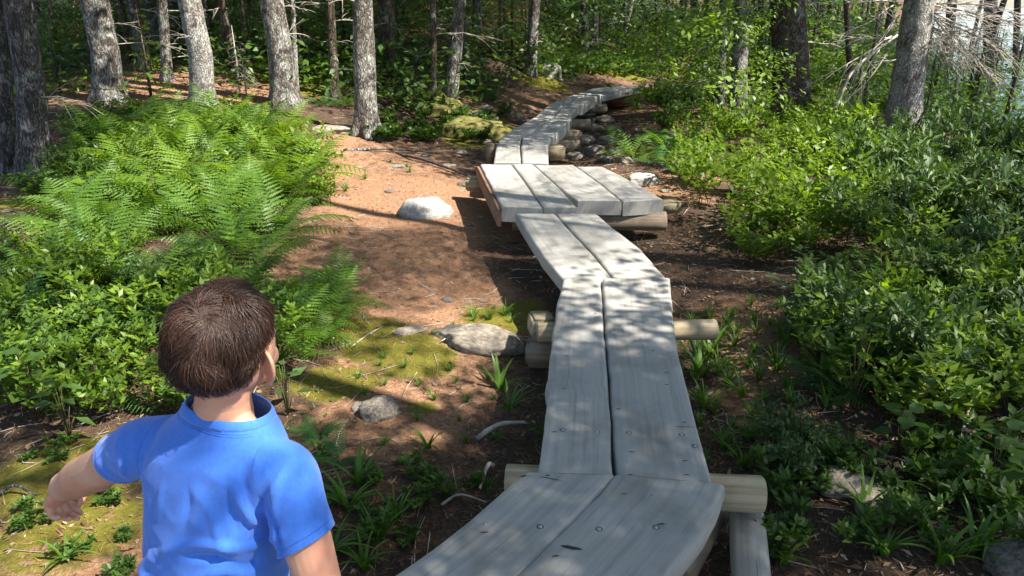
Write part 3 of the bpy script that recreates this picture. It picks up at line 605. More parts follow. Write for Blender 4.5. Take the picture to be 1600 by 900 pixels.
# leaning broken pale branch resting in the shrubs
pb0 = aty(1280, 200, bB[1]-1.3); pb1 = aty(1402, 55, bB[1]-.2)
b_ = MB(); P = spline([pb0, aty(1308, 165, bB[1]-1.), aty(1335, 108, bB[1]-.7), pb1], 14); b_.add(*tube(P, np.linspace(.022, .015, 14), 6))
for k in range(7):
    q = P[5+k]; d = rng.normal(size=3)*.5+np.array([0, 0, -.6]); b_.add(*tube(np.array([q, q+d*.15, q+d*.3]), [.006, .005, .002], 4))
tag(obj('fallen_branch', b_.mesh('fallen_branch', [M['twig']])), 'broken pale bare branch leaning down from the branchy tree into the shrubs', 'branch')

# background trunks
BGL = 'thin dark trunk deep in the shaded background wood'
r_ = np.random.default_rng(42); cnt = 0
BTM = [trunkmesh([(0, 0, 0), (.05*math.sin(i*2), .03, 2.)], [.09, .08], 10, ['bark_dark', 'bark_brown', 'bark_dark', 'bark_brown'][i], 60+i, .4, 9.)[0] for i in range(4)]
DBM = [deadbranch((0, 0, 0), (1, 0, .1), .8, .007, 8, -.25, 900+i).mesh('dead_branch', [M['twig']]) for i in range(6)]
while cnt < 105:
    y = 11+26*r_.random()**.8; x = y*(-.82+1.65*r_.random())
    L = float(np.interp(y, XPY, XPX))-x
    if (abs(L) < 1.6 and y < 19) or (x/y > .62 and y > 20) or (x/y > .12 and y < 14): continue
    o = empty('background_tree', (x, y, gz(x, y)), r_.random()*6.28); s = .35+1.1*r_.random()**1.5
    tag(o, BGL, 'tree', 'background trunks'); obj('trunk', BTM[cnt % 4], o, None, (.06*r_.normal(), .06*r_.normal(), 0), (s, s, 1))
    for k in range(5): a = r_.random()*6.28; obj('dead_branch', DBM[r_.integers(6)], o, (0, 0, .3+1.4*r_.random()), (0, 0, a), .7+.7*r_.random())
    trees.append((o, np.array([x, y, gz(x, y)]), 9.)); cnt += 1
# trees out of frame that throw the shade
OFF = [(3.2, 1.2), (5.2, -.8), (3.6, 4.2), (2.6, -2.6), (6.4, 2.4), (-3.4, .2), (-5.8, 3.2), (7.4, 5.8), (8.6, -.5), (5.5, 7.8), (-2.2, -3.2), (9.5, 3.), (4.4, -4.8), (7.2, -3.8), (-6.8, -.5)]
for i, (x, y) in enumerate(OFF):
    if abs(x) < .76*y: 
        x = math.copysign(.80*y+.5, x)
    me, c = trunkmesh([(0, 0, 0), (.05, .04, 2.)], [.14, .125], 14, 'bark_grey', 70+i, .8, 10.)
    o = empty('shade_tree', (x, y, gz(x, y)), i*1.1); tag(o, 'tall leafy tree just outside the picture that shades the boardwalk', 'tree', 'overhanging trees outside the frame'); obj('trunk', me, o)
    trees.append((o, np.array([x, y, gz(x, y)]), 10.))

# ------------------------------------------------------------------ boughs
LEAF = np.array([(0, 0, 0), (.42, .24, .05), (.5, 0, 0), (.42, -.24, .05), (1, 0, -.07)]); LEAFF = np.array([(0, 2, 1), (0, 3, 2), (1, 2, 4), (2, 3, 4)])
LANCE = np.array([(0, 0, 0), (.5, .145, .03), (.5, 0, 0), (.5, -.145, .03), (1, 0, -.06)])
ROUND = np.array([(0, 0, 0), (.22, .3, .04), (.65, .36, .05), (1, 0, -.04), (.65, -.36, .05), (.22, -.3, .04), (.5, 0, -.01)]); ROUNDF = np.array([(6, 0, 1), (6, 1, 2), (6, 2, 3), (6, 3, 4), (6, 4, 5), (6, 5, 0)])[:, ::-1]
def conifer_bough(seed, L=1.3, pairs=13, nn=12, needle=.05, m='needle'):
    r = np.random.default_rng(seed); tw = MB(); pos = []; dr = []
    t = np.linspace(0, 1, 8); ax = np.stack([t*L, np.zeros(8), -.12*L*t**2], 1); tw.add(*tube(ax, np.linspace(.009, .003, 8), 4))
    for k in range(pairs):
        u = .1+.88*k/pairs
        for sg in (-1, 1):
            l = L*.42*(1-u)**.7*(.7+.5*r.random())+.06; p0 = np.array([u*L, 0, -.12*L*u*u]); d = np.array([.65, sg*.8, -.12-.2*r.random()]); d /= np.linalg.norm(d)
            tw.add(*tube(np.array([p0, p0+d*l]), [.003, .0015], 3, cap=False))
            m_ = max(4, int(nn*l/(L*.3)))
            for j in range(m_):
                q = p0+d*l*(j+.5)/m_
                for s2 in (-1, 1): pos.append(q); e = d+.75*s2*np.cross(d, [0, 0, 1])+r.normal(size=3)*.25; dr.append(e)
    pos = np.array(pos); dr = np.array(dr); V, F = scatter([(0, .12, 0), (0, -.12, 0), (1, 0, 0)], [(0, 1, 2)], pos, frames(dr, roll=r.normal(size=len(pos))*.6), needle*(.7+.6*r.random(len(pos))))
    return mesh_np('bough', V, F, [M[m]]), tw.mesh('bough_twigs', [M['bark_brown']])
def leafy_bough(seed, L=1.3, n=150, size=.085, m='mid'):
    r = np.random.default_rng(seed); u = r.random(n); pos = np.stack([u*L, r.normal(size=n)*.22*L*(.4+u*(1-u)*2), r.normal(size=n)*.08*L-.1*u*u], 1)
    d = np.stack([.6+r.normal(size=n)*.4, np.sign(pos[:, 1])*.6+r.normal(size=n)*.5, -.2+r.normal(size=n)*.3], 1)
    V, F = scatter(LEAF, LEAFF, pos, frames(d, roll=r.normal(size=n)*.5), size*(.7+.6*r.random(n))); return mesh_np('bough', V, F, [M[m]])
CB = [conifer_bough(i)[0] for i in range(4)]; LB = [leafy_bough(i+10) for i in range(3)]
CBL = [conifer_bough(20+i, .8, 11, 12, .04, 'needle_lit')[0] for i in range(2)]
CBD = [conifer_bough(30+i, 1.1, 12, 12, .045, 'needle')[0] for i in range(3)]
# sunlit places on the floor: photo point, half sizes in pixels (converted to metres), openness
LIT = [(680, 560, 150, 75, 1.), (590, 280, 110, 45, 1.), (690, 310, 90, 22, .9), (350, 240, 210, 110, 1.), (240, 130, 120, 25, .85), (100, 560, 200, 90, .9), (160, 790, 150, 80, 1.), (500, 520, 70, 50, .9), (880, 310, 110, 30, .85), (905, 285, 60, 14, .6),
       (830, 235, 50, 10, .75), (860, 178, 40, 10, .8), (900, 150, 40, 6, .4), (1180, 270, 170, 70, .97), (1280, 330, 120, 60, .6), (960, 115, 80, 14, 1.), (740, 195, 60, 16, .9), (700, 165, 30, 12, .8), (1170, 600, 50, 40, .7), (1040, 300, 40, 14, .8), (950, 500, 80, 20, .65), (950, 555, 80, 14, .45), (640, 860, 45, 30, .8),
       (770, 780, 25, 12, .7), (910, 815, 30, 10, .7), (690, 830, 25, 15, .5), (1450, 230, 140, 60, .75), (1430, 560, 120, 50, .5), (1520, 640, 60, 40, .5), (1340, 520, 60, 40, .85), (1440, 740, 70, 30, .85), (1570, 560, 60, 30, .8), (1250, 530, 50, 20, .8), (1180, 690, 40, 16, .7), (1400, 480, 40, 20, .6), (1480, 480, 60, 20, .7), (1440, 800, 70, 40, .6), (310, 160, 60, 20, .9), (430, 140, 40, 14, .6), (170, 150, 30, 10, .7), (1560, 490, 50, 30, .8), (570, 200, 20, 10, .5), (1350, 560, 60, 40, .45), (1340, 180, 80, 30, .6)]
LW = []
for px, py, rx, ry, o in LIT:
    c = at(px, py); ex = at(px+rx, py); ey = at(px, py-ry); LW.append((c[0], c[1], abs(ex[0]-c[0]), max(.12, abs(ey[1]-c[1])), o))
for p_, rr_, o in [((-.43, 1., .95), .42, .8), (bB+np.array([.1, 0, 1.]), .7, 1.), (bB+np.array([1.1, -.5, 1.]), .8, 1.), (bB+np.array([-.5, -.8, .7]), .6, .8), (bB+np.array([0, 0, .4]), .6, 1.), (bB+np.array([0, 0, 1.5]), .6, 1.), (bB+np.array([1.7, -.5, .8]), .7, 1.)]+[(at(a, b)+np.array([0, 0, h_]), .5, 1.) for a, b, h_ in ((318, 168, .5), (318, 168, 1.3), (172, 160, .9), (447, 165, .8), (573, 214, .6), (573, 214, 1.3), (236, 148, .7), (829, 118, .8), (702, 172, .6), (970, 70, .8), (375, 145, .6), (990, 250, .4), (990, 250, .2), (1150, 200, .6), (1250, 230, .6), (1250, 180, .9), (735, 212, .2), (690, 180, .25), (760, 195, .2), (1158, 188, .8), (517, 150, .8), (835, 118, .4))]:
    g_ = np.array(p_)-SUN*(p_[2]+.2)/SUN[2]; LW.append((g_[0], g_[1], rr_, rr_, o))
def openness(x, y):
    o = 0.
    for cx, cy, a, b, s in LW:
        g_ = .30 if a > .25 else .06; a, b = a+g_, b+g_; d = ((x-cx)/a)**2+((y-cy)/b)**2
        if d < 1.25: o = max(o, s*(1 if d < .8 else .6))
    return o
TX = np.array([t[1][:2] for t in trees]); nb = 0
r_ = np.random.default_rng(5)
def put_bough(x, y, z, s, kind=None):
    global nb
    i = int(np.argmin(((TX-[x, y])**2).sum(1))); root, b, h = trees[i]; dx, dy = x-b[0], y-b[1]; a = math.atan2(dy, dx)+r_.normal()*.4
    off = .6*s; px_, py_ = x-math.cos(a)*off, y-math.sin(a)*off
    me = kind or (CB[r_.integers(4)] if (i % 3) else LB[r_.integers(3)])
    lx, ly = px_-b[0], py_-b[1]; rz = root.rotation_euler[2]; ca_, sa = math.cos(-rz), math.sin(-rz)
    obj('bough', me, root, (lx*ca_-ly*sa, lx*sa+ly*ca_, z-b[2]), (r_.normal()*.3, .1+r_.normal()*.2, a-rz), s); nb += 1
while nb < 5000:
    # choose the floor point to be shaded, then climb towards the sun to canopy height
    if nb < 2100: gyy = -1+17*r_.random(); gxx = -9+17*r_.random()
    else: gyy = 9+29*r_.random(); gxx = gyy*(-.95+1.6*r_.random())
    if r_.random() < openness(gxx, gyy): continue
    o_ = openness(gxx, gyy)
    zc_ = 3.4+4.8*r_.random(); k = (zc_+.2)/SUN[2]; x = gxx+SUN[0]*k; y = gyy+SUN[1]*k
    zg = gz(x, y)
    if zc_-zg < 1.9: continue
    put_bough(x, y, zc_, (.7+.6*r_.random())*(1 if nb < 2100 else 1.5))

LBM = [leafy_bough(60+i, 1., 90, .09, ('lime', 'mid', 'lime')[i]) for i in range(3)]; CBG = [conifer_bough(30+i, 1.1, 12, 12, .045, 'needle')[0] for i in range(3)]
for _ in range(60):
    y = 8.5+7*r_.random(); x = y*(.17+.21*r_.random()); put_bough(x, y, gz(x, y)+.7+1.1*r_.random(), .6+.5*r_.random(), LBM[r_.integers(3)])
for _ in range(240):
    y = 13+15*r_.random(); x = y*(-.75+1.3*r_.random()); put_bough(x, y, gz(x, y)+.7+1.6*r_.random(), .9+.9*r_.random(), CBG[r_.integers(3)] if r_.random() < .75 else LBM[1])
n0 = nb
while nb < n0+120:      # the boughs that keep the near slab and the soil beside it in shade
    gyy = .9+2.3*r_.random(); gxx = -1.3+2.3*r_.random()
    if openness(gxx, gyy) > r_.random(): continue
    zc_ = 4+4*r_.random(); k = (zc_+.1)/SUN[2]; put_bough(gxx+SUN[0]*k, gyy+SUN[1]*k, zc_, .55+.4*r_.random())
n0 = nb
while nb < n0+650:      # extra unseen boughs added to darken the wood at the back left
    gyy = 12.5+22*r_.random(); gxx = gyy*(-.75+.85*r_.random())
    if openness(gxx, gyy) > .3: continue
    zc_ = 3.8+4*r_.random(); k = zc_/SUN[2]; put_bough(gxx+SUN[0]*k, gyy+SUN[1]*k, zc_+.5, 1.3+.8*r_.random(), CB[r_.integers(4)])
# ------------------------------------------------------------------ plants
def fern_frond(seed, m):
    r = np.random.default_rng(seed); b = MB(); n = 12; t = np.linspace(0, 1, n)
    def axis_(u): return np.stack([u*.93, .03*np.sin(u*3+seed), .42*u-.50*u**2.2], -1)
    P = axis_(t); b.add(*tube(P, np.linspace(.007, .002, n), 3, cap=False)); V = []; F = []; c = 0; pairs = 15
    for k in range(pairs):
        f = k/pairs; u = .17+.82*f; l = .245*(min(1, .62+1.3*f) if f < .3 else 1.01-((f-.3)/.7)**1.6*.93)*(.9+.2*r.random()); w_ = .026*(1.1-.6*f)
        for sg in (-1, 1):
            uu = u+(.01 if sg > 0 else 0); p0 = axis_(np.array(uu)); tg = axis_(np.array(uu+.01))-p0; tg /= np.linalg.norm(tg)
            side = np.cross(tg, [0, 0, 1.])*-sg; side /= np.linalg.norm(side); d = side*.92+tg*(.30+.3*f)+np.array([0, 0, -.05-.2*r.random()]); d /= np.linalg.norm(d); lat = np.cross(d, [0, 0, 1]); lat /= np.linalg.norm(lat); st = 7
            mid = [p0+d*l*q/st+np.array([0, 0, -.16*l*(q/st)**2]) for q in range(st+1)]; pr = lambda q: w_*(1 if q > 0 else .55)*(1-(q/st)**1.5)
            for s2 in (-1, 1):
                for q in range(st):
                    a_, b_ = mid[q], mid[q+1]; root_ = a_+lat*s2*pr(q)*.45; tooth = a_*.45+b_*.55+lat*s2*pr(q)*1.08+d*.004+np.array([0, 0, .003])
                    nx = b_+lat*s2*pr(q+1)*.45; V += [a_, root_, tooth, nx, b_]; F += [(c, c+1, c+2), (c, c+2, c+3), (c, c+3, c+4)]; c += 5
    b.add(V, F); return b.mesh('frond', [M[m]])
FR = {m: [fern_frond(i, m) for i in range(3)] for m in ('fern', 'fern_dark', 'fern_lime')}
def fern(x, y, s, label, m='fern', n=7, grp='ferns', rz=None, z=None, tilt=.0, dirs=None):
    e = empty('fern', (x, y, gz(x, y)-.01 if z is None else z), 0); tag(e, label, 'fern', grp); a0 = r_.random()*6.28
    for k in range(n):
        a = a0+k*6.283/n+r_.normal()*.18 if dirs is None else dirs[k % len(dirs)]+r_.normal()*.1
        obj('frond', FR[m][r_.integers(3)], e, (0, 0, 0), (r_.normal()*.2, -.5+r_.normal()*.28, a), s*(.75+.4*r_.random()))
    return e
def shrub_mesh(seed, kind):
    r = np.random.default_rng(seed); st = MB(); pos = []; dr = []; sc = []; 
    ns = {'lime': 10, 'mid': 10, 'dark': 11, 'low': 5}[kind]; hgt = {'lime': .75, 'mid': .6, 'dark': .75, 'low': .3}[kind]; lf = {'lime': .095, 'mid': .085, 'dark': .115, 'low': .09}[kind]
    for k in range(ns):
        a = r.random()*6.28; l = hgt*(.6+.5*r.random()); lean = .25+.6*r.random(); n = 9; t = np.linspace(0, 1, n)[:, None]
        P = np.array([math.cos(a), math.sin(a), 0])*lean*l*t**1.3+np.array([0, 0, 1])*l*(t-.25*lean*t**2)+np.cumsum(r.normal(size=(n, 3))*.012, 0)*t+np.array([r.normal()*.06, r.normal()*.06, 0])
        st.add(*tube(P, np.linspace(.004, .0012, n), 3, cap=False))
        for j in range(2, n):
            side = [] if j < 3 else [0]
            for q in range(2 if j < n-1 else 1):
                # side twig
                d = nrm((P[j]-P[j-1])[None])[0]; b = r.random()*6.28; sd_ = nrm((np.array([math.cos(b), math.sin(b), .25])+d*.6)[None])[0]; tl = .15*(1.1-.6*j/n)*hgt/.6
                st.add(*tube(np.array([P[j], P[j]+sd_*tl]), [.0015, .0007], 3, cap=False))
                m_ = 3 if kind == 'lime' else 4 if kind != 'dark' else 6
                for i in range(m_):
                    u = (i+1)/m_; pos.append(P[j]+sd_*tl*(u if kind != 'dark' else .6+.4*u)); c = 1 if i % 2 else -1; lat = np.cross(sd_, [0, 0, 1])*c
                    dr.append((sd_*.5+lat*.8+np.array([0, 0, .15])) if kind != 'dark' else nrm((sd_*.6+r.normal(size=3)*.7)[None])[0]+np.array([0, 0, .2])); sc.append(lf*(.65+.6*r.random()))
        for i in range(5): pos.append(P[-1]); dr.append(r.normal(size=3)+np.array([0, 0, .3])); sc.append(lf*(.8+.4*r.random()))
    pos = np.array(pos); dr = np.array(dr)+r.normal(size=(len(pos), 3))*.2
    up = np.tile([0, 0, 1.], (len(pos), 1))+r.normal(size=(len(pos), 3))*.35
    T = LANCE if kind == 'dark' else LEAF
    V, F = scatter(T, LEAFF, pos, frames(dr, up), np.array(sc)); mm = {'lime': 'lime', 'mid': 'mid', 'dark': 'dark', 'low': 'mid'}[kind]
    return mesh_np('foliage', V, F, [M[mm]]), st.mesh('stems', [M['stem']])
SH = {k: [shrub_mesh(i*13+j, k) for j in range(4)] for i, k in enumerate(('lime', 'mid', 'dark', 'low'))}
def shrub(x, y, kind, s, label, grp, name=None, cat='shrub'):
    name = name or {'dark': 'laurel_shrub', 'lime': 'lime_shrub'}.get(kind, 'leafy_shrub')
    e = empty(name, (x, y, gz(x, y)-.01), r_.random()*6.28); tag(e, label, cat, grp); f, t = SH[kind][r_.integers(4)]
    ss = (s*(.9+.2*r_.random()), s*(.9+.2*r_.random()), s*(.85+.3*r_.random())); tag(obj('foliage', f, e, scale=ss), kind='stuff'); obj('stems', t, e, scale=ss); return e
def tuft_mesh(seed, n=26, L=.3, wd=.009, spread=.55):
    r = np.random.default_rng(seed); V = []; F = []; c = 0
    for k in range(n):
        a = r.random()*6.28; l = L*(.5+.6*r.random()); sp = spread*(.4+r.random()); w_ = wd*(.7+.6*r.random()); dxy = np.array([math.cos(a), math.sin(a), 0]); lat = np.array([-math.sin(a), math.cos(a), 0]); p0 = dxy*.02*r.random()
        for j in range(6):
            t = j/5; p = p0+dxy*l*sp*t**1.5*1.1+np.array([0, 0, 1])*l*(t-.55*sp*t**2.4); ww = w_*(1-t**2)*(1 if j else .7)+.0004
            V += [p-lat*ww+np.array([0, 0, ww*.5]), p+lat*ww+np.array([0, 0, ww*.5])]
        for j in range(5): F.append((c+2*j, c+2*j+1, c+2*j+3, c+2*j+2))
        c += 12
    return mesh_np('blades', V, F, [M['blade']], True)
TF = [tuft_mesh(i, 26, .3, .0065, .6) for i in range(3)]; TW = [tuft_mesh(10+i, 14, .34, .013, .75) for i in range(3)]
def tuft(px, py, s, label, wide=False, grp='grass tufts beside the boardwalk'):
    p = at(px, py); o = obj('grass_tuft', (TW if wide else TF)[r_.integers(3)], None, p-np.array([0, 0, .01]), (0, 0, r_.random()*6.28), s); tag(o, label, 'grass tuft', grp); return o

def poly_in(P, x, y):
    c = False; j = len(P)-1
    for i in range(len(P)):
        if (P[i][1] > y) != (P[j][1] > y) and x < (P[j][0]-P[i][0])*(y-P[i][1])/(P[j][1]-P[i][1])+P[i][0]: c = not c
        j = i
    return c
def clear(x, y, m=.55): return abs(float(np.interp(y, XPY, XPX))-x) > (m if y < 17.5 else min(m, .3))
def fill(poly, n, fn, mind=.0, jit=1):
    """n plants over a photo polygon, evenly over the ground"""
    W = [at(a, b)[:2] for a, b in poly]; xs = [p[0] for p in W]; ys = [p[1] for p in W]; k = 0; t = 0; pts = []
    while k < n and t < n*60:
        t += 1; x = xs[0]*0+min(xs)+(max(xs)-min(xs))*r_.random(); y = min(ys)+(max(ys)-min(ys))*r_.random()
        if not poly_in(W, x, y) or any((x-a)**2+(y-b)**2 < mind**2 for a, b in pts[-400:]): continue
        fn(x, y); pts.append((x, y)); k += 1
# left fern bank
LF = [(100, 330), (60, 420), (30, 520), (250, 540), (330, 540), (390, 540), (455, 470), (465, 420), (440, 340), (440, 270), (400, 205), (330, 190), (210, 200), (120, 240)]
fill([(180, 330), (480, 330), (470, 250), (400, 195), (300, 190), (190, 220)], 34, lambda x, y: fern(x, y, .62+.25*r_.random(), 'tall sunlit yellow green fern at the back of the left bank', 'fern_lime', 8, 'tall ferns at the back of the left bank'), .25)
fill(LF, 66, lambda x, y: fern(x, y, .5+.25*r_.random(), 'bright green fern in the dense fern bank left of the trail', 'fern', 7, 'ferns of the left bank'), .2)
fill([(230, 330), (520, 330), (500, 250), (420, 200), (300, 200), (230, 250)], 16, lambda x, y: shrub(x, y, 'lime', .45+.25*r_.random(), 'lime green leafy shrub growing through the ferns left of the trail', 'lime shrubs of the left bank'), .25)
fill([(60, 320), (240, 320), (240, 200), (120, 200)], 16, lambda x, y: shrub(x, y, 'mid', .45+.25*r_.random(), 'mid green shrub at the foot of the dark twin trunks', 'shrubs below the dark trunks'), .25)
fill([(0, 665), (0, 420), (120, 420), (300, 460), (420, 500), (420, 600), (300, 660)], 40, lambda x, y: shrub(x, y, 'mid' if r_.random() < .45 else 'lime', .4+.2*r_.random(), 'low leafy shrub in the thicket left of the child', 'shrubs left of the child'), .16)
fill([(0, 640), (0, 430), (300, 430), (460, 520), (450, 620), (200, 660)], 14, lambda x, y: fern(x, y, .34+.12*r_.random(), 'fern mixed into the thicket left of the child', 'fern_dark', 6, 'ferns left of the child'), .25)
fill([(420, 580), (440, 480), (520, 450), (540, 480), (510, 540), (460, 580)], 14, lambda x, y: fern(x, y, .34+.12*r_.random(), 'sunny fern between the child and the trail', 'fern', 6, 'ferns beside the trail'), .15)
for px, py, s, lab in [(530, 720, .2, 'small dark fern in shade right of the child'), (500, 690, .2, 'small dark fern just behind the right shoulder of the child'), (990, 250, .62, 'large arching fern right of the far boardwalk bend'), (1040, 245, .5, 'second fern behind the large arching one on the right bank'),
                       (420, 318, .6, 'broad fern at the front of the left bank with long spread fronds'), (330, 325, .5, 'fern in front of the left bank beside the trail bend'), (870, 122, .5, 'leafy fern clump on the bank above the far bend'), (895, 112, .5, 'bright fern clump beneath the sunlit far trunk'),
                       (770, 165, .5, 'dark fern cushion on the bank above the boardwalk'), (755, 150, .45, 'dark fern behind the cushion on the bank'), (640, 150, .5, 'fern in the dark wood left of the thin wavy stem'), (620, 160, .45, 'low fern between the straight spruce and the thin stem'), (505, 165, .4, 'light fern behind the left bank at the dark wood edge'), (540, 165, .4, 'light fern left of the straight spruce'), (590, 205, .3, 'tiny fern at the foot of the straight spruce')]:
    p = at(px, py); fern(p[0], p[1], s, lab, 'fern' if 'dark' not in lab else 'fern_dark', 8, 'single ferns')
# right bank
RA = [(1010, 250), (1060, 330), (1120, 420), (1250, 430), (1400, 430), (1400, 260), (1250, 200), (1120, 190), (1030, 200)]
fill([(1080, 300), (1130, 420), (1400, 450), (1380, 250), (1250, 205), (1080, 230)], 46, lambda x, y: shrub(x, y, 'lime', .5+.3*r_.random(), 'lime green leafy shrub in the sunny thicket right of the platform', 'lime shrubs of the right bank'), .2)
fill([(1380, 450), (1330, 310), (1370, 262), (1600, 235), (1700, 420)], 44, lambda x, y: shrub(x, y, 'dark', .52+.3*r_.random(), 'dark bluish green narrow-leaved shrub massed at the right', 'dark shrubs at the right'), .22)
fill([(1290, 640), (1260, 480), (1600, 440), (1680, 600), (1640, 680), (1400, 670)], 44, lambda x, y: shrub(x, y, ['mid', 'lime', 'dark', 'lime'][r_.integers(4)], .42+.25*r_.random(), 'shaded leafy shrub in the thicket at the lower right', 'shrubs at the lower right'), .14)
fill([(1250, 640), (1260, 500), (1600, 470), (1620, 650)], 10, lambda x, y: fern(x, y, .34+.12*r_.random(), 'fern tucked in the shaded thicket at the lower right', 'fern_dark', 6, 'ferns at the lower right'), .3)
fill([(1020, 240), (1000, 170), (1300, 110), (1420, 190), (1250, 230)], 40, lambda x, y: shrub(x, y, 'mid', .6+.3*r_.random(), 'shaded shrub beneath the trunks of the right bank', 'shrubs under the right trunks'), .3)
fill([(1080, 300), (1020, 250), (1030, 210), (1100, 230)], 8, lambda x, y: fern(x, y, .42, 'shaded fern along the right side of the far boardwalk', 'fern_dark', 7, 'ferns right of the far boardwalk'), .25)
fill([(1200, 120), (1600, 150), (1600, 60), (1200, 60)], 30, lambda x, y: shrub(x, y, 'dark', .8+.4*r_.random(), 'dark shrub in front of the lake at the right', 'shrubs before the lake'), .5)
# background undergrowth: one far mass of leaves, nobody could count it
def wfill(n, x0, x1, y0, y1, fn, c=1.3):
    k = 0; t = 0
    while k < n and t < n*20:
        t += 1; y = y0+(y1-y0)*r_.random(); x = y*(x0+(x1-x0)*r_.random())
        if clear(x, y, c): fn(x, y); k += 1
UP = {'mid': [], 'dark': [], 'lime': []}
def ug(x, y):
    L = float(np.interp(y, XPY, XPX))-x; k = 'lime' if r_.random() < (.40 if L < 0 and y < 26 else .05) else ('mid' if r_.random() < .6 else 'dark')  # pale leaf share puts sunflecks and left-hand darkness into the colour
    h = (.5+.9*r_.random())*(1 if L < 2 else .7); w_ = .35+.5*r_.random(); m_ = 110; q = r_.normal(size=(m_, 3))*[w_, w_, .33*h]; q[:, 2] = np.abs(q[:, 2])*1.4+.05
    UP[k].append(q+np.array([x, y, gz(x, y)]))
wfill(300, -.80, .12, 14.5, 36, ug, 1.8); wfill(45, -.42, .02, 11.5, 15, ug, 1.8); wfill(25, -.8, -.55, 10.5, 15, ug, 1.8); wfill(420, .05, .66, 14.5, 34, ug, 1.6)
for k_, L_ in UP.items():
    P_ = np.concatenate(L_); n = len(P_); V, F = scatter(LEAF, LEAFF, P_, frames(r_.normal(size=(n, 3))*[1, 1, .5], np.tile([0, 0, 1.], (n, 1))+r_.normal(size=(n, 3))*.6), .09+.09*r_.random(n))
    tag(obj('undergrowth', mesh_np('undergrowth', V, F, [M[k_]])), {'mid': 'mid green undergrowth massed far back between the trunks', 'dark': 'dark green undergrowth massed far back between the trunks', 'lime': 'undergrowth coloured paler for sunflecks, massed far back between the trunks'}[k_], kind='stuff')
fill([(840, 118), (1010, 116), (1010, 92), (850, 92)], 16, lambda x, y: fern(x, y, .5, 'sunlit fern beyond the far end of the boardwalk', 'fern', 7, 'far sunlit ferns'), .4)
# spruce saplings
def sapling(px, py, h, m, label, n=22, name='spruce_sapling', w_=1., z=None, dead=False, world=None):
    p = at(px, py) if world is None else np.array([world[0], world[1], gz(*world)]); e = empty(name, p); tag(e, label, 'sapling', 'young conifers')
    b = MB(); b.add(*tube(np.array([(0, 0, -.05), (.01, 0, h*.5), (.0, .01, h)]), [.018*h, .012*h, .003], 6)); obj('stem', b.mesh('stem', [M['bark_brown'] if not dead else M['twig']]), e)
    for k in range(n):
        u = (.15 if not dead else .05)+.85*k/n; a = k*2.4; L = w_*(.5*(1-u)+.1)*h*.75
        me = DBM[r_.integers(6)] if dead else m[r_.integers(len(m))]
        base = .8 if dead or m is CBL else 1.2
        obj('dead_branch' if dead else 'bough', me, e, (0, 0, h*u), (r_.normal()*.1, (.15 if not dead else .35)+r_.normal()*.1, a), max(.1, L/base))
LBL = [leafy_bough(50+i, .9, 70, .085, 'lime') for i in range(3)]
sapling(236, 150, 1.25, LBL, 'young sunlit bright green sapling before the faint grey trunk', 15, w_=1.15)
sapling(375, 145, .95, None, 'bare grey dead sapling with drooping twigs right of the pale trunk', 34, name='dead_sapling', dead=True, w_=1.)
sapling(385, 150, .7, None, 'shorter dead twiggy sapling beside the taller dead one', 20, name='dead_sapling', dead=True, w_=1.1)
sapling(95, 150, 1.2, CBD, 'dark young spruce behind the twin dark trunks', 26)
k = 0
while k < 230:
    y = 12.5+20*r_.random(); x = y*(-.8+1.5*r_.random())
    if not clear(x, y, 2.2): continue
    sapling(0, 0, 1.2+1.8*r_.random(), CBD, 'young dark spruce in the shade of the background wood', 18, world=(x, y)); k += 1
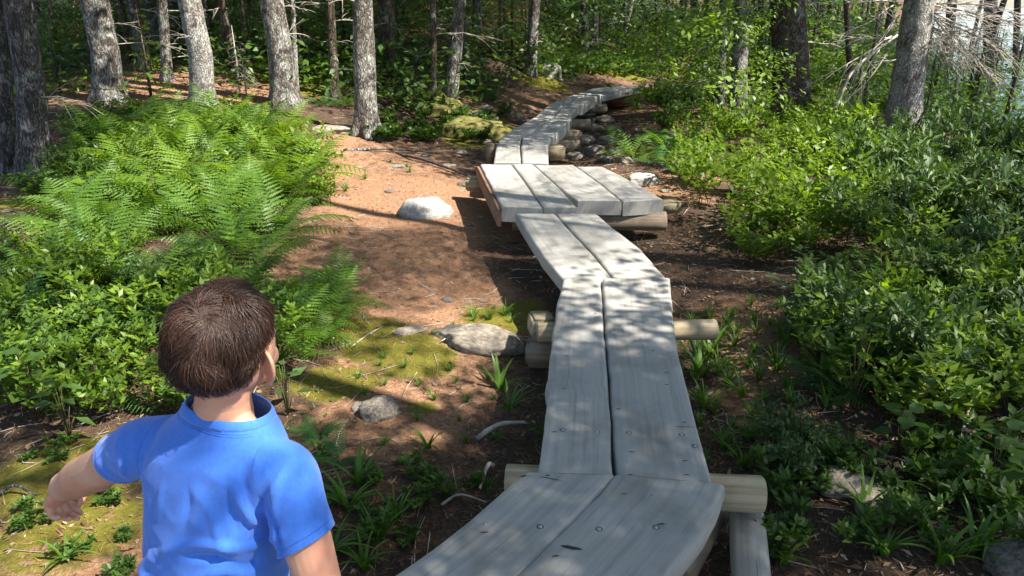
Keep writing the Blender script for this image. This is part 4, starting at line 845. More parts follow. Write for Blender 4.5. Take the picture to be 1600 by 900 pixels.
# herbs at lower left, tufts
TU = [(560, 760, 1., 1, 'dark broad-bladed tuft in the shade right of the child'), (545, 800, .9, 1, 'broad tuft low in the shade beside the right arm of the child'), (670, 700, .5, 1, 'small neat rosette tuft in the shade left of the near slab'), (700, 780, .7, 0, 'sprawling dark tuft beside the near slab'), (590, 850, .9, 0, 'thick dark grass at the bottom beside the near slab'),
      (620, 820, .8, 0, 'dark grass clump left of the near slab'), (760, 765, .5, 0, 'thin tuft touching the left corner of the near slab'), (780, 610, .75, 1, 'sunlit yellow green tuft left of the long section'), (795, 640, .6, 1, 'bright tuft just below the sunlit one'), (765, 500, .5, 0, 'grass on the rock edge above the long pale rock'), (790, 495, .5, 0, 'grass beside the timber block'), (740, 498, .5, 0, 'fine grass above the long pale rock'),
      (1095, 590, 1.0, 1, 'long arching tuft right of the long section'), (1110, 560, .9, 1, 'upper arching tuft near the short round log'), (1100, 640, .8, 0, 'grass against the right edge of the long section'), (1125, 530, .6, 0, 'grass beside the end of the short round log'), (1110, 500, .5, 0, 'small grass behind the short round log'), (1130, 700, .7, 0, 'grassy clump above the pale cross log'), (1170, 690, .7, 0, 'grass right of the pale cross log'),
      (1350, 800, 1.0, 1, 'upright broad striped tuft at the lower right'), (1380, 870, .8, 1, 'broad bladed tuft near the lower right bottom'), (1470, 790, 1.1, 1, 'large lime tuft with arching blades at the lower right'), (1500, 770, .9, 1, 'arching tuft behind the large lime one'), (1470, 880, 1., 1, 'broad curved blades at the bottom right'), (1520, 860, .9, 1, 'tall blades near the bottom right corner'), (1440, 830, .6, 1, 'short yellow green tuft in the litter at the right'),
      (1225, 880, .9, 1, 'dark long blades at the bottom beside the stringer log'), (1540, 850, .8, 1, 'blades near the right corner rock'), (1270, 700, .6, 0, 'thin grass among the dark laurel sprigs'), (1290, 640, .5, 1, 'small pale tuft on the right ground'), (1265, 580, .5, 0, 'small tuft in the shaded right ground'), (155, 735, .35, 1, 'little rosette on the moss left of the hand'), (105, 880, .5, 1, 'tuft in the lower left corner'), (200, 840, .3, 1, 'little sprout on the moss below the hand'),
      (520, 870, .7, 1, 'dark blades under the right arm of the child'), (570, 890, .8, 1, 'dark blades at the bottom beside the child'), (640, 270, .5, 0, 'small tuft on the far trail'), (570, 280, .5, 0, 'small tuft at the edge of the far trail'), (635, 262, .4, 0, 'tiny tuft near the flat stones'), (540, 300, .6, 0, 'grass at the foot of the left bank'), (600, 560, .3, 0, 'pale thin tuft on the sunny trail'), (560, 590, .3, 0, 'pale tuft at the shady trail edge'), (610, 255, .4, 0, 'weed on the trail near the spruce')]
for a, b, s, wd, lab in TU: tuft(a, b, s*(.72 if 'dark' in lab or b > 740 and a > 500 else .9), lab, bool(wd))
fill([(820, 120), (1030, 120), (1010, 95), (850, 95)], 60, lambda x, y: tag(obj('grass_tuft', TF[r_.integers(3)], None, (x, y, gz(x, y)), (0, 0, r_.random()*6), .9+.5*r_.random()), 'sunny grass tuft beyond the far end of the boardwalk', 'grass tuft', 'far grass tufts'), .1)
fill([(1080, 760), (1080, 480), (1230, 480), (1250, 720)], 46, lambda x, y: tag(obj('grass_tuft', TF[r_.integers(3)], None, (x, y, gz(x, y)), (0, 0, r_.random()*6), .25+.4*r_.random()), 'small grass tuft on the open ground right of the long section', 'grass tuft', 'small tufts right of the long section'), .1) if True else 0
fill([(1210, 900), (1200, 700), (1600, 700), (1600, 900)], 22, lambda x, y: shrub(x, y, 'low', .3+.3*r_.random(), 'small leafy seedling on the litter at the lower right', 'seedlings at the lower right', 'seedling', 'seedling'), .1)
fill([(1190, 800), (1200, 680), (1310, 700), (1310, 760)], 5, lambda x, y: shrub(x, y, 'dark', .19+.06*r_.random(), 'low bluish laurel sprig right of the cross log', 'laurel sprigs by the log', 'laurel_sprig'), .1)
fill([(0, 900), (0, 700), (200, 700), (230, 900)], 14, lambda x, y: shrub(x, y, 'low', .14+.14*r_.random(), 'tiny leafy seedling on the moss at the lower left', 'seedlings at the lower left', 'seedling', 'seedling'), .08)
fill([(480, 900), (470, 700), (640, 690), (760, 760), (640, 880)], 14, lambda x, y: shrub(x, y, 'low', .18+.2*r_.random(), 'dark seedling in the shade between child and near slab', 'seedlings by the near slab', 'seedling', 'seedling'), .08)
fill([(590, 700), (540, 600), (800, 470), (820, 640), (760, 720)], 26, lambda x, y: tag(obj('grass_tuft', TF[r_.integers(3)], None, (x, y, gz(x, y)), (0, 0, r_.random()*6), .1+.22*r_.random()), 'little sunlit grass sprig on the trail left of the long section', 'grass tuft', 'grass sprigs on the trail'), .12)
fill([(560, 230), (760, 230), (800, 180), (600, 170)], 40, lambda x, y: shrub(x, y, 'low', .4+.4*r_.random(), 'small seedling on the mossy bank left of the far boardwalk', 'seedlings on the bank', 'seedling', 'seedling'), .12)
# plants whose single leaves can be told apart
def leafpart(seed, m, T=ROUND, F=ROUNDF): return mesh_np('leaf', T, F, [M[m]], True)
LP = {m: leafpart(0, m) for m in ('lime', 'mid', 'dark')}
LPP = {m: leafpart(0, m, LEAF, LEAFF) for m in ('lime', 'mid', 'dark')}
def broadplant(px, py, h, n, ls, m, label, up=.3):
    p = at(px, py); e = empty('broadleaf_plant', p); tag(e, label, 'plant', 'broad-leaved plants'); b = MB()
    for k in range(n):
        a = k*2.4; u = .35+.65*(k+1)/n; top_ = np.array([math.cos(a)*.05*h*4*(1.2-u), math.sin(a)*.05*h*4*(1.2-u), h*u]); b.add(*tube(np.array([(0, 0, 0), top_*.6+np.array([0, 0, .02]), top_]), [.003, .002, .0015], 4))
        obj('leaf', (LPP if ls > .15 or m == 'dark' else LP)[m], e, top_, (r_.normal()*.2, -up+r_.normal()*.25+.25, a), ls*(.75+.45*r_.random()))
    obj('stem', b.mesh('stem', [M['stem']]), e)
broadplant(1545, 770, .28, 9, .10, 'mid', 'plant with big rounded leaves at the right edge of the litter')
broadplant(1590, 800, .24, 8, .10, 'mid', 'second rounded-leaf plant cut by the right edge')
broadplant(1400, 720, .25, 10, .09, 'mid', 'whorled broad-leaved plant in the middle of the right thicket')
broadplant(1430, 680, .4, 12, .10, 'dark', 'taller glossy whorled plant in the right thicket')
broadplant(1330, 640, .45, 14, .06, 'lime', 'lighter small-leaved plant at the left edge of the right thicket')
broadplant(110, 690, .3, 10, .10, 'dark', 'glossy star-shaped plant above the moss at the left')
broadplant(60, 660, .35, 10, .10, 'mid', 'broad-leaved plant in the left thicket near the edge')
broadplant(250, 345, .45, 8, .16, 'lime', 'plant with long pale green leaves before the left bank')
broadplant(150, 330, .3, 7, .2, 'lime', 'long-leaved lime plant at the foot of the dark trunk')
broadplant(1170, 330, .6, 9, .12, 'lime', 'plant with large round sunlit leaves on the right bank')
broadplant(840, 690, .1, 6, .07, 'mid', 'tiny clover-like plant beside the left edge of the long section')
broadplant(450, 650, .3, 9, .1, 'dark', 'dark broad-leaved plant right behind the neck of the child')
broadplant(130, 300, .5, 10, .1, 'mid', 'leafy plant right of the dark twin trunks')

# members of a group are told apart by row (counted from the camera) and by place from left to right
def ordinals():
    ow = 'first second third fourth fifth sixth seventh eighth ninth tenth eleventh twelfth thirteenth fourteenth fifteenth sixteenth'.split(); G = {}
    for o in C.objects:
        if o.parent is None and 'label' in o and 'group' in o: G.setdefault((o['group'], o['label']), []).append(o)
    for (g, l), L in G.items():
        if len(L) < 2 or 'outside' in g or 'background' in g or (g == 'young conifers' and len(L) > 20): continue
        nr = max(1, math.ceil(len(L)/9)); L.sort(key=lambda o: o.location.y); wds = l.split(); per = math.ceil(len(L)/nr)
        for r in range(nr):
            row = sorted(L[r*per:(r+1)*per], key=lambda o: o.location.x/max(.3, o.location.y))
            for i, o in enumerate(row):
                tail = ('' if nr == 1 else ', '+('nearest' if r == 0 else 'farthest' if r == nr-1 else ow[r])+' row')+', '+('leftmost' if i == 0 else 'rightmost' if i == len(row)-1 else ow[i]+' from left')
                k = 16-len(tail.split()) +(1 if tail.startswith(',') else 0) - 1; o['label'] = ' '.join(wds[:k]).rstrip(',')+tail
ordinals()
for o in C.objects:
    if o.name.split('.')[0] in ('bough', 'blades'): o['kind'] = 'stuff'
# ------------------------------------------------------------------ litter, needles, twigs
def ground_pts(n, x0, x1, y0, y1, keep=None):
    y = y0+(y1-y0)*rng.random(n)**1.3; x = x0+(x1-x0)*rng.random(n); a = np.abs(x) < .75*y+.6; x, y = x[a], y[a]
    return x, y
x, y = ground_pts(75000, -8, 8, 1.1, 13); n = len(x); pos = np.stack([x, y, H(x, y)+.004], 1)
V, F = scatter(LEAF, LEAFF, pos, frames(rng.normal(size=(n, 3))*[1, 1, .25], np.tile([0, 0, 1.], (n, 1))+rng.normal(size=(n, 3))*.5), .014+.034*rng.random(n)**1.4)
Lx = np.interp(y, XPY, XPX)-x; keep = (Lx < .2) | (rng.random(n) < .3) | ((Lx > 1.2) & (y < 2.4))
F = F.reshape(n, 4, 3)[keep].reshape(-1, 3); tag(obj('leaf_litter', mesh_np('leaf_litter', V, F, [M['litter']])), 'scattered brown and grey dead leaves on the forest floor', kind='stuff')
x, y = ground_pts(110000, -7, 3.5, 1.1, 12); n = len(x); pos = np.stack([x, y, H(x, y)+.003], 1); Lx = np.interp(y, XPY, XPX)-x
V, F = scatter([(0, .03, 0), (0, -.03, 0), (1, 0, .1)], [(0, 1, 2)], pos, frames(rng.normal(size=(n, 3))*[1, 1, .2]), .02+.045*rng.random(n))
tag(obj('needle_duff', mesh_np('needle_duff', V, F, [M['duffneedle']])), 'fallen reddish needles and stalks covering the trail', kind='stuff')
tb = MB(); x, y = ground_pts(3200, -7, 7, 1.2, 11)
for i in range(len(x)):
    L = .05+.25*rng.random()**2; a = rng.random()*6.28; d = np.array([math.cos(a), math.sin(a), 0])*L; p = np.array([x[i], y[i], 0]); q = p+d*.5+rng.normal(size=3)*.01; e = p+d
    pp = np.array([p, q, e]); pp[:, 2] = H(pp[:, 0], pp[:, 1])+.006; r0 = .001+.0025*rng.random(); tb.add(*tube(pp, [r0, r0, r0*.5], 3, cap=False))
tag(obj('twig_litter', tb.mesh('twig_litter', [M['twig']])), 'small dry twigs strewn over the forest floor', kind='stuff')
# low moss-and-herb ground cover
x, y = ground_pts(26000, -9, 9, 1.1, 16); n = len(x); Lx = np.interp(y, XPY, XPX)-x
trail = ((Lx > .5) & (Lx < 2.6) & (y > 2.4)); den = vnoise(x, y, .5, 9)+.5; keep = (den > .5) & (~trail | (den > .86)) & (np.abs(Lx) > .45)
pos = np.stack([x, y, H(x, y)+.008], 1)[keep]; n = len(pos)
V, F = scatter(LEAF, LEAFF, pos+rng.normal(size=(n, 3))*[.02, .02, .006], frames(np.stack([rng.normal(size=n), rng.normal(size=n), .4+.3*rng.random(n)], 1)), .012+.022*rng.random(n))
tag(obj('ground_cover', mesh_np('ground_cover', V, F, [M['mid']])), 'low green leaves of ground cover on the forest floor', kind='stuff')
def stick(a, b, r, label, m='twig', seed=0, dz=.02):
    p0, p1 = at(*a), at(*b); P = spline([p0, (p0*.6+p1*.4)+np.array([0, .02, .03]), p1], 10); P[:, 2] = np.maximum(P[:, 2], H(P[:, 0], P[:, 1]))+dz
    me = MB(); me.add(*tube(P, np.linspace(r, r*.5, 10), 7, wob=.08)); tag(obj('fallen_stick', me.mesh('fallen_stick', [M[m]], True)), label, 'stick', 'dead sticks on the ground')
stick((745, 692), (835, 668), .014, 'split grey stick lying against the left edge of the long section')
stick((770, 735), (750, 770), .012, 'short stick near the left log end')
stick((690, 800), (760, 795), .006, 'thin twig in the dark soil left of the near slab')
stick((1345, 740), (1460, 765), .006, 'dark thin fallen branch across the right litter', 'bark_dark', dz=.06)
stick((1495, 710), (1530, 640), .007, 'crooked upright-leaning twig in the right thicket', dz=.1)
stick((690, 540), (770, 515), .004, 'thin curved twig in front of the long pale rock')
stick((0, 780), (60, 785), .008, 'dark twig on the moss at the left edge', 'bark_dark')
stick((620, 240), (770, 290), .02, 'exposed root crossing the upper trail', 'bark_dark', dz=.0)
stick((540, 235), (700, 240), .02, 'grey root beside the straight spruce', 'bark_grey', dz=.0)
# CHILD_HERE
# ------------------------------------------------------------------ the child
def skinmat():
    m, n, out = mat('child_skin'); tc = N(n, 'TexCoord'); a = N(n, 'TexNoise', i_Scale=14., i_Detail=4.); n.links.new(tc.outputs['Object'], a.inputs['Vector'])
    c = ramp(n, a.outputs[0], [(.3, (.46, .20, .13)), (.5, (.55, .28, .185)), (.7, (.62, .35, .24))]); p = N(n, 'BsdfPrincipled', i_Roughness=.5); n.links.new(c, p.inputs[0])
    p.inputs['Subsurface Weight'].default_value = .25; p.inputs['Subsurface Radius'].default_value = (.012, .005, .003); p.inputs['Subsurface Scale'].default_value = 1.
    b = N(n, 'TexNoise', i_Scale=260.); n.links.new(tc.outputs['Object'], b.inputs['Vector']); bp = N(n, 'Bump', i_Strength=.12, i_Distance=.002); n.links.new(b.outputs[0], bp.inputs['Height']); n.links.new(bp.outputs[0], p.inputs['Normal'])
    n.links.new(p.outputs[0], out.inputs[0]); return m
def clothmat(name, c0, c1, sc=55):
    m, n, out = mat(name); tc = N(n, 'TexCoord'); mp = N(n, 'Mapping'); mp.inputs['Scale'].default_value = (3, 3, 1.6); n.links.new(tc.outputs['Object'], mp.inputs[0])
    a = N(n, 'TexNoise', i_Scale=float(sc), i_Detail=6., i_Roughness=.7); n.links.new(mp.outputs[0], a.inputs['Vector']); c = ramp(n, a.outputs[0], [(.3, c0), (.7, c1)])
    p = N(n, 'BsdfPrincipled', i_Roughness=.85); n.links.new(c, p.inputs[0]); p.inputs['Sheen Weight'].default_value = .25; p.inputs['Specular IOR Level'].default_value = .2
    b = N(n, 'TexNoise', i_Scale=420., i_Detail=3.); n.links.new(tc.outputs['Object'], b.inputs['Vector']); bp = N(n, 'Bump', i_Strength=.25, i_Distance=.002); n.links.new(b.outputs[0], bp.inputs['Height']); n.links.new(bp.outputs[0], p.inputs['Normal'])
    n.links.new(p.outputs[0], out.inputs[0]); return m
M['skin'] = skinmat(); M['shirt'] = clothmat('blue_jersey', (.036, .14, .55), (.052, .175, .62)); M['shirt_seam'] = clothmat('blue_stitching', (.012, .06, .34), (.02, .08, .42))
M['shorts'] = clothmat('navy_cloth', (.02, .025, .05), (.03, .04, .08))
def hairmat():
    m, n, out = mat('brown_hair'); g = N(n, 'NewGeometry'); c = ramp(n, g.outputs['Random Per Island'], [(0, (.014, .007, .0045)), (.5, (.042, .018, .011)), (.88, (.075, .035, .021)), (1, (.13, .07, .045))])
    p = N(n, 'BsdfPrincipled', i_Roughness=.43); n.links.new(c, p.inputs[0]); p.inputs['Specular IOR Level'].default_value = .55; n.links.new(p.outputs[0], out.inputs[0]); return m
M['hair'] = hairmat(); M['eye'] = solid('eye_white', [(.7, .7, .7), (.75, .75, .75)], 20, .2, 0.); M['iris'] = solid('brown_iris', [(.05, .025, .012), (.07, .035, .02)], 20, .2, 0.)
CX, CY = -.505, 1.0
rv = np.array([.94, -.34, 0]); rv /= np.linalg.norm(rv); fv = np.array([-rv[1], rv[0], 0]); up_ = np.array([0, 0, 1.])
hr = np.array([.962, -.272, 0]); hr /= np.linalg.norm(hr); hf = np.array([-hr[1], hr[0], 0])
HC = np.array([-.428, 1.0, 1.018]); HS = .86
def ell(c, ax, n=24, k=16):
    th = np.linspace(0, 2*math.pi, n, endpoint=False); ph = np.linspace(.001, math.pi-.001, k); V = []
    for p in ph:
        for t in th: V.append(np.array(c)+ax[0]*math.sin(p)*math.cos(t)+ax[1]*math.sin(p)*math.sin(t)+ax[2]*math.cos(p))
    F = [(i*n+j, (i+1)*n+j, (i+1)*n+(j+1) % n, i*n+(j+1) % n) for i in range(k-1) for j in range(n)]
    V = V+[np.array(c)+ax[2], np.array(c)-ax[2]]; a, b = len(V)-2, len(V)-1
    F += [(a, j, (j+1) % n, (j+1) % n) for j in range(n)]+[(b, (k-1)*n+(j+1) % n, (k-1)*n+j, (k-1)*n+j) for j in range(n)]
    return np.array(V), np.array(F)
def capsule(mb, P, R, sides=18, n=None):
    n = n or len(P)*5; Q = spline(P, n); r = np.interp(np.linspace(0, 1, n), np.linspace(0, 1, len(R)), R); mb.add(*tube(Q, r, sides)); mb.add(*ell(Q[0], np.eye(3)*r[0], 14, 8)); mb.add(*ell(Q[-1], np.eye(3)*r[-1], 14, 8))
def loft(mb, rings, r, f, n=40, pw=2.3):
    V = []; 
    for c, a, b in rings:
        for j in range(n):
            t = 2*math.pi*j/n; ct, st = math.cos(t), math.sin(t); x = math.copysign(abs(ct)**(2/pw), ct)*a; y = math.copysign(abs(st)**(2/pw), st)*b; V.append(np.array(c)+r*x+f*y)
    k = len(rings); F = [(i*n+j, i*n+(j+1) % n, (i+1)*n+(j+1) % n, (i+1)*n+j) for i in range(k-1) for j in range(n)]
    V += [np.array(rings[0][0]), np.array(rings[-1][0])]; a, b = len(V)-2, len(V)-1
    F += [(a, (j+1) % n, j, j) for j in range(n)]+[(b, (k-1)*n+j, (k-1)*n+(j+1) % n, (k-1)*n+(j+1) % n) for j in range(n)]; mb.add(V, F)
def remesh(mb, vox, smooth=4, name='body'):
    me = mb.mesh(name+'_raw', []); o = bpy.data.objects.new('tmp', me); C.objects.link(o); md = o.modifiers.new('r', 'REMESH'); md.mode = 'VOXEL'; md.voxel_size = vox
    dg = bpy.context.evaluated_depsgraph_get(); dg.update(); out = bpy.data.meshes.new_from_object(o.evaluated_get(dg)); bpy.data.objects.remove(o)
    V = np.empty(len(out.vertices)*3); out.vertices.foreach_get('co', V); V = V.reshape(-1, 3); E = np.empty(len(out.edges)*2, dtype=np.int32); out.edges.foreach_get('vertices', E); E = E.reshape(-1, 2)
    deg = np.bincount(E.ravel(), minlength=len(V))[:, None]
    for _ in range(smooth):
        for lam in (.55, -.5):
            S = np.zeros_like(V); np.add.at(S, E[:, 0], V[E[:, 1]]); np.add.at(S, E[:, 1], V[E[:, 0]]); V = V+lam*(S/np.maximum(deg, 1)-V)
    out.vertices.foreach_set('co', V.astype(np.float32).ravel()); out.update(); out.name = name
    for p in out.polygons: p.use_smooth = True
    return out
ctr = lambda z, dx=0., dy=0.: np.array([CX+(z-.6)*.16+dx, CY+dy, z])
shL, elL, wrL = np.array([-.580, 1.02, .832]), np.array([-.738, 1.10, .725]), np.array([-.842, 1.155, .648])
shR, elR, wrR = np.array([-.352, .965, .838]), np.array([-.305, .915, .655]), np.array([-.292, .915, .505])
body = MB()
hd = MB()
# head and face
hd.add(*ell(HC, np.array([hr*.077, hf*.093, up_*.094]), 36, 24))
hd.add(*ell(HC+hf*.030-up_*.045, np.array([hr*.060, hf*.058, up_*.052]), 28, 18))          # jaw and cheeks
for s in (-1, 1):
    hd.add(*ell(HC+hf*.058+hr*s*.034-up_*.042, np.array([hr*.024, hf*.024, up_*.024])))   # cheek
    hd.add(*ell(HC+hf*.074+hr*s*.028+up_*.006, np.array([hr*.020, hf*.012, up_*.007])))    # brow
hd.add(*ell(HC+hf*.094-up_*.028, np.array([hr*.011, hf*.014, up_*.010]))); hd.add(*ell(HC+hf*.086-up_*.012, np.array([hr*.007, hf*.010, up_*.018])))   # nose
hd.add(*ell(HC+hf*.084-up_*.054, np.array([hr*.019, hf*.009, up_*.005]))); hd.add(*ell(HC+hf*.083-up_*.062, np.array([hr*.015, hf*.009, up_*.005])))   # lips
hd.add(*ell(HC+hf*.074-up_*.080, np.array([hr*.016, hf*.014, up_*.012])))                 # chin
for s in (-1, 1):                                                                           # ears
    ec = HC+hr*s*.080-hf*.004-up_*.030; eu = nrm((up_*1.-hf*.16+hr*s*.16)[None])[0]; eo = nrm((hr*s*.86-hf*.50)[None])[0]; en = np.cross(eu, eo)
    hd.add(*ell(ec+eo*.004, np.array([eo*.017, en*.0042, eu*.027])))
    pts = [ec+eo*(.021*math.sin(t))+eu*(.031*math.cos(t))+eo*.001 for t in np.linspace(-.5, 2.5, 10)]; capsule(hd, pts, [.0036, .004, .0042, .004, .0036], 8, 26)
    hd.add(*ell(ec-eu*.027+eo*.007, np.array([eo*.0085, en*.0048, eu*.009])))
for V_, F_ in zip(hd.V, hd.F): body.V.append(HC+(V_-HC)*HS); body.F.append(F_+body.n)
body.n += hd.n
# neck, trunk
capsule(body, [HC-up_*.030-hf*.018, np.array([-.438, .985, .94]), np.array([-.450, .995, .880])], [.045, .0405, .048], 26)
loft(body, [(ctr(.44), .09, .07), (ctr(.50), .105, .08), (ctr(.60), .10, .075), (ctr(.72), .108, .076), (ctr(.79), .104, .070), (ctr(.835), .085, .055), (ctr(.865, .0), .055, .042)], rv, fv)
# arms
for sh, el, wr in ((shL, elL, wrL), (shR, elR, wrR)): capsule(body, [sh-up_*.006, (sh+el)/2, el, el*.6+wr*.4, wr], [.033, .0395, .035, .036, .0245], 20, 34)
for s in (-1, 1): capsule(body, [np.array([-.447, .985, .905])+rv*s*.022, np.array([-.449, .99, .872])+rv*s*.062], [.029, .019], 16, 8)
body.add(*ell(elL+np.array([.010, -.004, -.008]), np.eye(3)*.028))
# hands
def hand(wr, d, palm_n, side, curl, scale=1.):
    """d along the palm, palm_n out of the palm, side towards the thumb"""
    d, pn = nrm(np.array([d]))[0], nrm(np.array([palm_n]))[0]; pn = nrm((pn-d*pn.dot(d))[None])[0]; s = nrm(np.cross(d, pn)[None])[0]*side; sc = scale
    body.add(*ell(wr+d*.030*sc, np.array([s*.0235*sc, pn*.0125*sc, d*.032*sc]))); capsule(body, [wr-d*.012, wr, wr+d*.02*sc], [.0245, .0225, .018], 14)
    body.add(*ell(wr+d*.018*sc+s*.014*sc+pn*.008*sc, np.array([s*.012*sc, pn*.011*sc, d*.018*sc])))
    for i, (o, L) in enumerate(((.0190, .034), (.0065, .039), (-.006, .036), (-.018, .028))):
        p = wr+d*(.052-abs(o)*.15)*sc+s*o*sc; pts = [p-d*.012*sc]; a = .15
        for k, (fr, cu) in enumerate(((.42, curl[i][0]), (.33, curl[i][1]), (.25, curl[i][2]))):
            a += cu; pts.append(pts[-1]+(d*math.cos(a)+pn*math.sin(a)+s*o*3)*L*fr*sc*(1.25 if k == 0 else 1.)*1.15)
        capsule(body, pts, [.0064*sc, .0060*sc, .0056*sc, .0046*sc], 10, 18)
    b = wr+d*.012*sc+s*.018*sc+pn*.006*sc; capsule(body, [b, b+s*.014*sc+d*.014*sc+pn*.006, b+s*.014*sc+d*.028*sc+pn*.014, b+s*.006*sc+d*.036*sc+pn*.020], [.0085*sc, .0075*sc, .0068*sc, .0052*sc], 10, 18)
hand(wrL, (-.55, .25, -.80), (.72, -.35, -.60), -1, [(.55, .5, .4), (.75, .7, .5), (.9, .85, .5), (1.0, .9, .6)], 1.16)
hand(wrR, (.15, .45, -.75), (-.9, .3, 0), 1, [(.4, .5, .3)]*4, .95)
# legs and feet
for s in (-1, 1):
    hip = ctr(.47)+rv*s*.055; kn = np.array([hip[0]-.01*s, hip[1]+.02, .27]); an = np.array([kn[0]+.005*s, kn[1]-.02, .07]); capsule(body, [hip, (hip+kn)/2, kn, kn*.6+an*.4, an], [.066, .060, .043, .042, .028], 20, 30)
    capsule(body, [an-up_*.03-fv*.015, an-up_*.045+fv*.05, an-up_*.05+fv*.085], [.026, .024, .016], 16)
person = empty('person', (CX, CY, .004)); tag(person, 'small child in bright blue T-shirt seen from behind, left arm held out', 'child')
def pchild(name, me, mats, par=None):
    for m in mats: me.materials.append(m)
    o = obj(name, me, par or person); o.matrix_parent_inverse = Matrix.Translation(-Vector((CX, CY, .004))); return o
pchild('body', remesh(body, .0022, 2), [M['skin']])
for s in (-1, 1):
    e = MB(); ep = HC+HS*(hf*.080+hr*s*.030-up_*.006); e.add(*ell(ep, np.eye(3)*.0115)); eo_ = pchild('eye', e.mesh('eye', [M['eye']], True), []); e = MB(); e.add(*ell(ep+hf*.0085, np.eye(3)*.0045)); pchild('iris', e.mesh('iris', [M['iris']], True), [], eo_).matrix_parent_inverse = Matrix()
    sh_ = MB(); hip = ctr(.47)+rv*s*.055; an = np.array([hip[0]-.005*s, hip[1], .03]); sh_.add(*ell(an+fv*.03, np.array([rv*.037, fv*.085, up_*.034]))); sh_.add(*ell(an-fv*.02+up_*.02, np.array([rv*.036, fv*.045, up_*.036]))); pchild('shoe', remesh(sh_, .004, 3, 'shoe'), [M['shorts']])
sh_ = MB(); loft(sh_, [(ctr(.42), .10, .082), (ctr(.5), .112, .088), (ctr(.57), .106, .084)], rv, fv)
for s in (-1, 1): hip = ctr(.47)+rv*s*.058; capsule(sh_, [hip, hip-up_*.16+fv*.01], [.075, .07], 22, 10)
pchild('shorts', remesh(sh_, .005, 3, 'shorts'), [M['shorts']])
# shirt
st = MB()
loft(st, [(ctr(.46), .128, .108), (ctr(.52), .126, .106), (ctr(.60), .119, .098), (ctr(.68), .114, .092), (ctr(.76), .116, .088), (ctr(.81), .120, .083), (ctr(.845), .114, .076), (ctr(.872, .006), .096, .068), (ctr(.893, .010), .077, .060), (ctr(.915, .010), .062, .054), (ctr(.95, .010), .052, .050), (ctr(.98, .012), .050, .050)], rv, fv, 56)
sL = nrm((elL-shL)[None])[0]; sR = nrm((elR-shR)[None])[0]; endL = shL+sL*.100; endR = shR+sR*.132
capsule(st, [shL+np.array([.035, 0, -.004]), shL+sL*.03, shL+sL*.075, shL+sL*.16], [.049, .046, .044, .047], 26, 26)
capsule(st, [shR+np.array([-.035, 0, -.004]), shR+sR*.03, shR+sR*.09, shR+sR*.18], [.047, .045, .045, .049], 26, 26)
sm_ = remesh(st, .0036, 9, 'shirt')
Vs = np.empty(len(sm_.vertices)*3); sm_.vertices.foreach_get('co', Vs); Vs = Vs.reshape(-1, 3); Ns = np.empty_like(Vs).ravel(); sm_.vertices.foreach_get('normal', Ns); Ns = Ns.reshape(-1, 3)
def back(px, py):   # a point on the back of the shirt that the photo shows at px,py: where the camera ray meets the torso's back
    d = ray(px, py); t = .8
    for _ in range(400):
        p = np.array([0, 0, CAMH])+d*t; q = p-ctr(p[2]); 
        if (abs(q.dot(rv))/.118)**2.3+(abs(q.dot(fv))/.09)**2.3 < 1 or min(np.linalg.norm(p-(shR+sR*np.clip((p-shR).dot(sR), 0, .13))), np.linalg.norm(p-(shL+sL*np.clip((p-shL).dot(sL), 0, .1)))) < .048: return p
        t += .002
    return aty(px, py, .93)
FOLDS = [([(372, 690), (366, 735), (372, 775), (396, 815), (425, 842)], .0065, .010, 1), ([(352, 700), (350, 750), (356, 790), (372, 830)], .004, .011, -1), ([(282, 690), (284, 740), (292, 790), (286, 840)], .0035, .012, -1), ([(258, 700), (252, 760), (246, 810)], .004, .010, 1),
         ([(232, 700), (240, 730), (244, 770)], .005, .007, -1), ([(440, 735), (428, 775), (428, 820)], .004, .010, 1), ([(444, 860), (400, 878), (340, 872), (290, 868)], .006, .009, -1), ([(440, 835), (400, 852), (350, 850), (300, 850), (250, 862)], .005, .012, 1),
         ([(310, 735), (340, 742), (372, 745)], .002, .005, -1), ([(470, 700), (440, 740), (420, 790)], .003, .012, 1), ([(455, 700), (470, 722), (480, 730)], .004, .007, 1), ([(420, 800), (432, 835), (440, 870)], .006, .009, -1), ([(330, 800), (345, 845), (380, 868)], .003, .010, 1),
         ([(245, 862), (232, 885), (240, 910)], .007, .014, 1), ([(400, 700), (398, 760), (410, 800)], .003, .014, 1), ([(228, 668), (236, 690)], .004, .006, -1), ([(200, 690), (190, 720), (200, 750)], .003, .008, 1), ([(215, 700), (222, 735)], .003, .006, -1), ([(300, 900), (360, 890), (430, 900)], .005, .012, 1)]
D_ = np.zeros(len(Vs))
for pts, amp, wd, sg in FOLDS:
    Q = spline([back(*p) for p in pts], 110); dm = np.full(len(Vs), 9.)
    tt = np.linspace(0, 1, 110); am = np.zeros(len(Vs))
    for q, u in zip(Q, tt):
        dd = ((Vs-q)**2).sum(1); mk = dd < dm; dm[mk] = dd[mk]; am[mk] = math.sin(math.pi*(.08+.84*u))
    D_ += 1.75*sg*amp*am*np.exp(-dm/(wd*wd*.38))
wr_ = np.array([mnoise.noise(Vector((v[0]*14, v[1]*14, v[2]*7))) for v in Vs]); w2_ = np.array([1-abs(mnoise.noise(Vector((v[0]*22+v[2]*8, v[1]*20, v[2]*13+3)))) for v in Vs]); D_ += .0045*(w2_-.8)*sm(.93, .84, Vs[:, 2])+.0045*wr_*sm(.92, .8, Vs[:, 2])
Vs = Vs+Ns*D_[:, None]; sm_.vertices.foreach_set('co', Vs.astype(np.float32).ravel()); sm_.update()
bm = bmesh.new(); bm.from_mesh(sm_)
def region(cond): vs = set(v for v in bm.verts if cond(v.co)); es = [e for e in bm.edges if e.verts[0] in vs or e.verts[1] in vs]; fs = [f for f in bm.faces if any(v in vs for v in f.verts)]; return list({v for f in fs for v in f.verts})+list({e for f in fs for e in f.edges})+fs
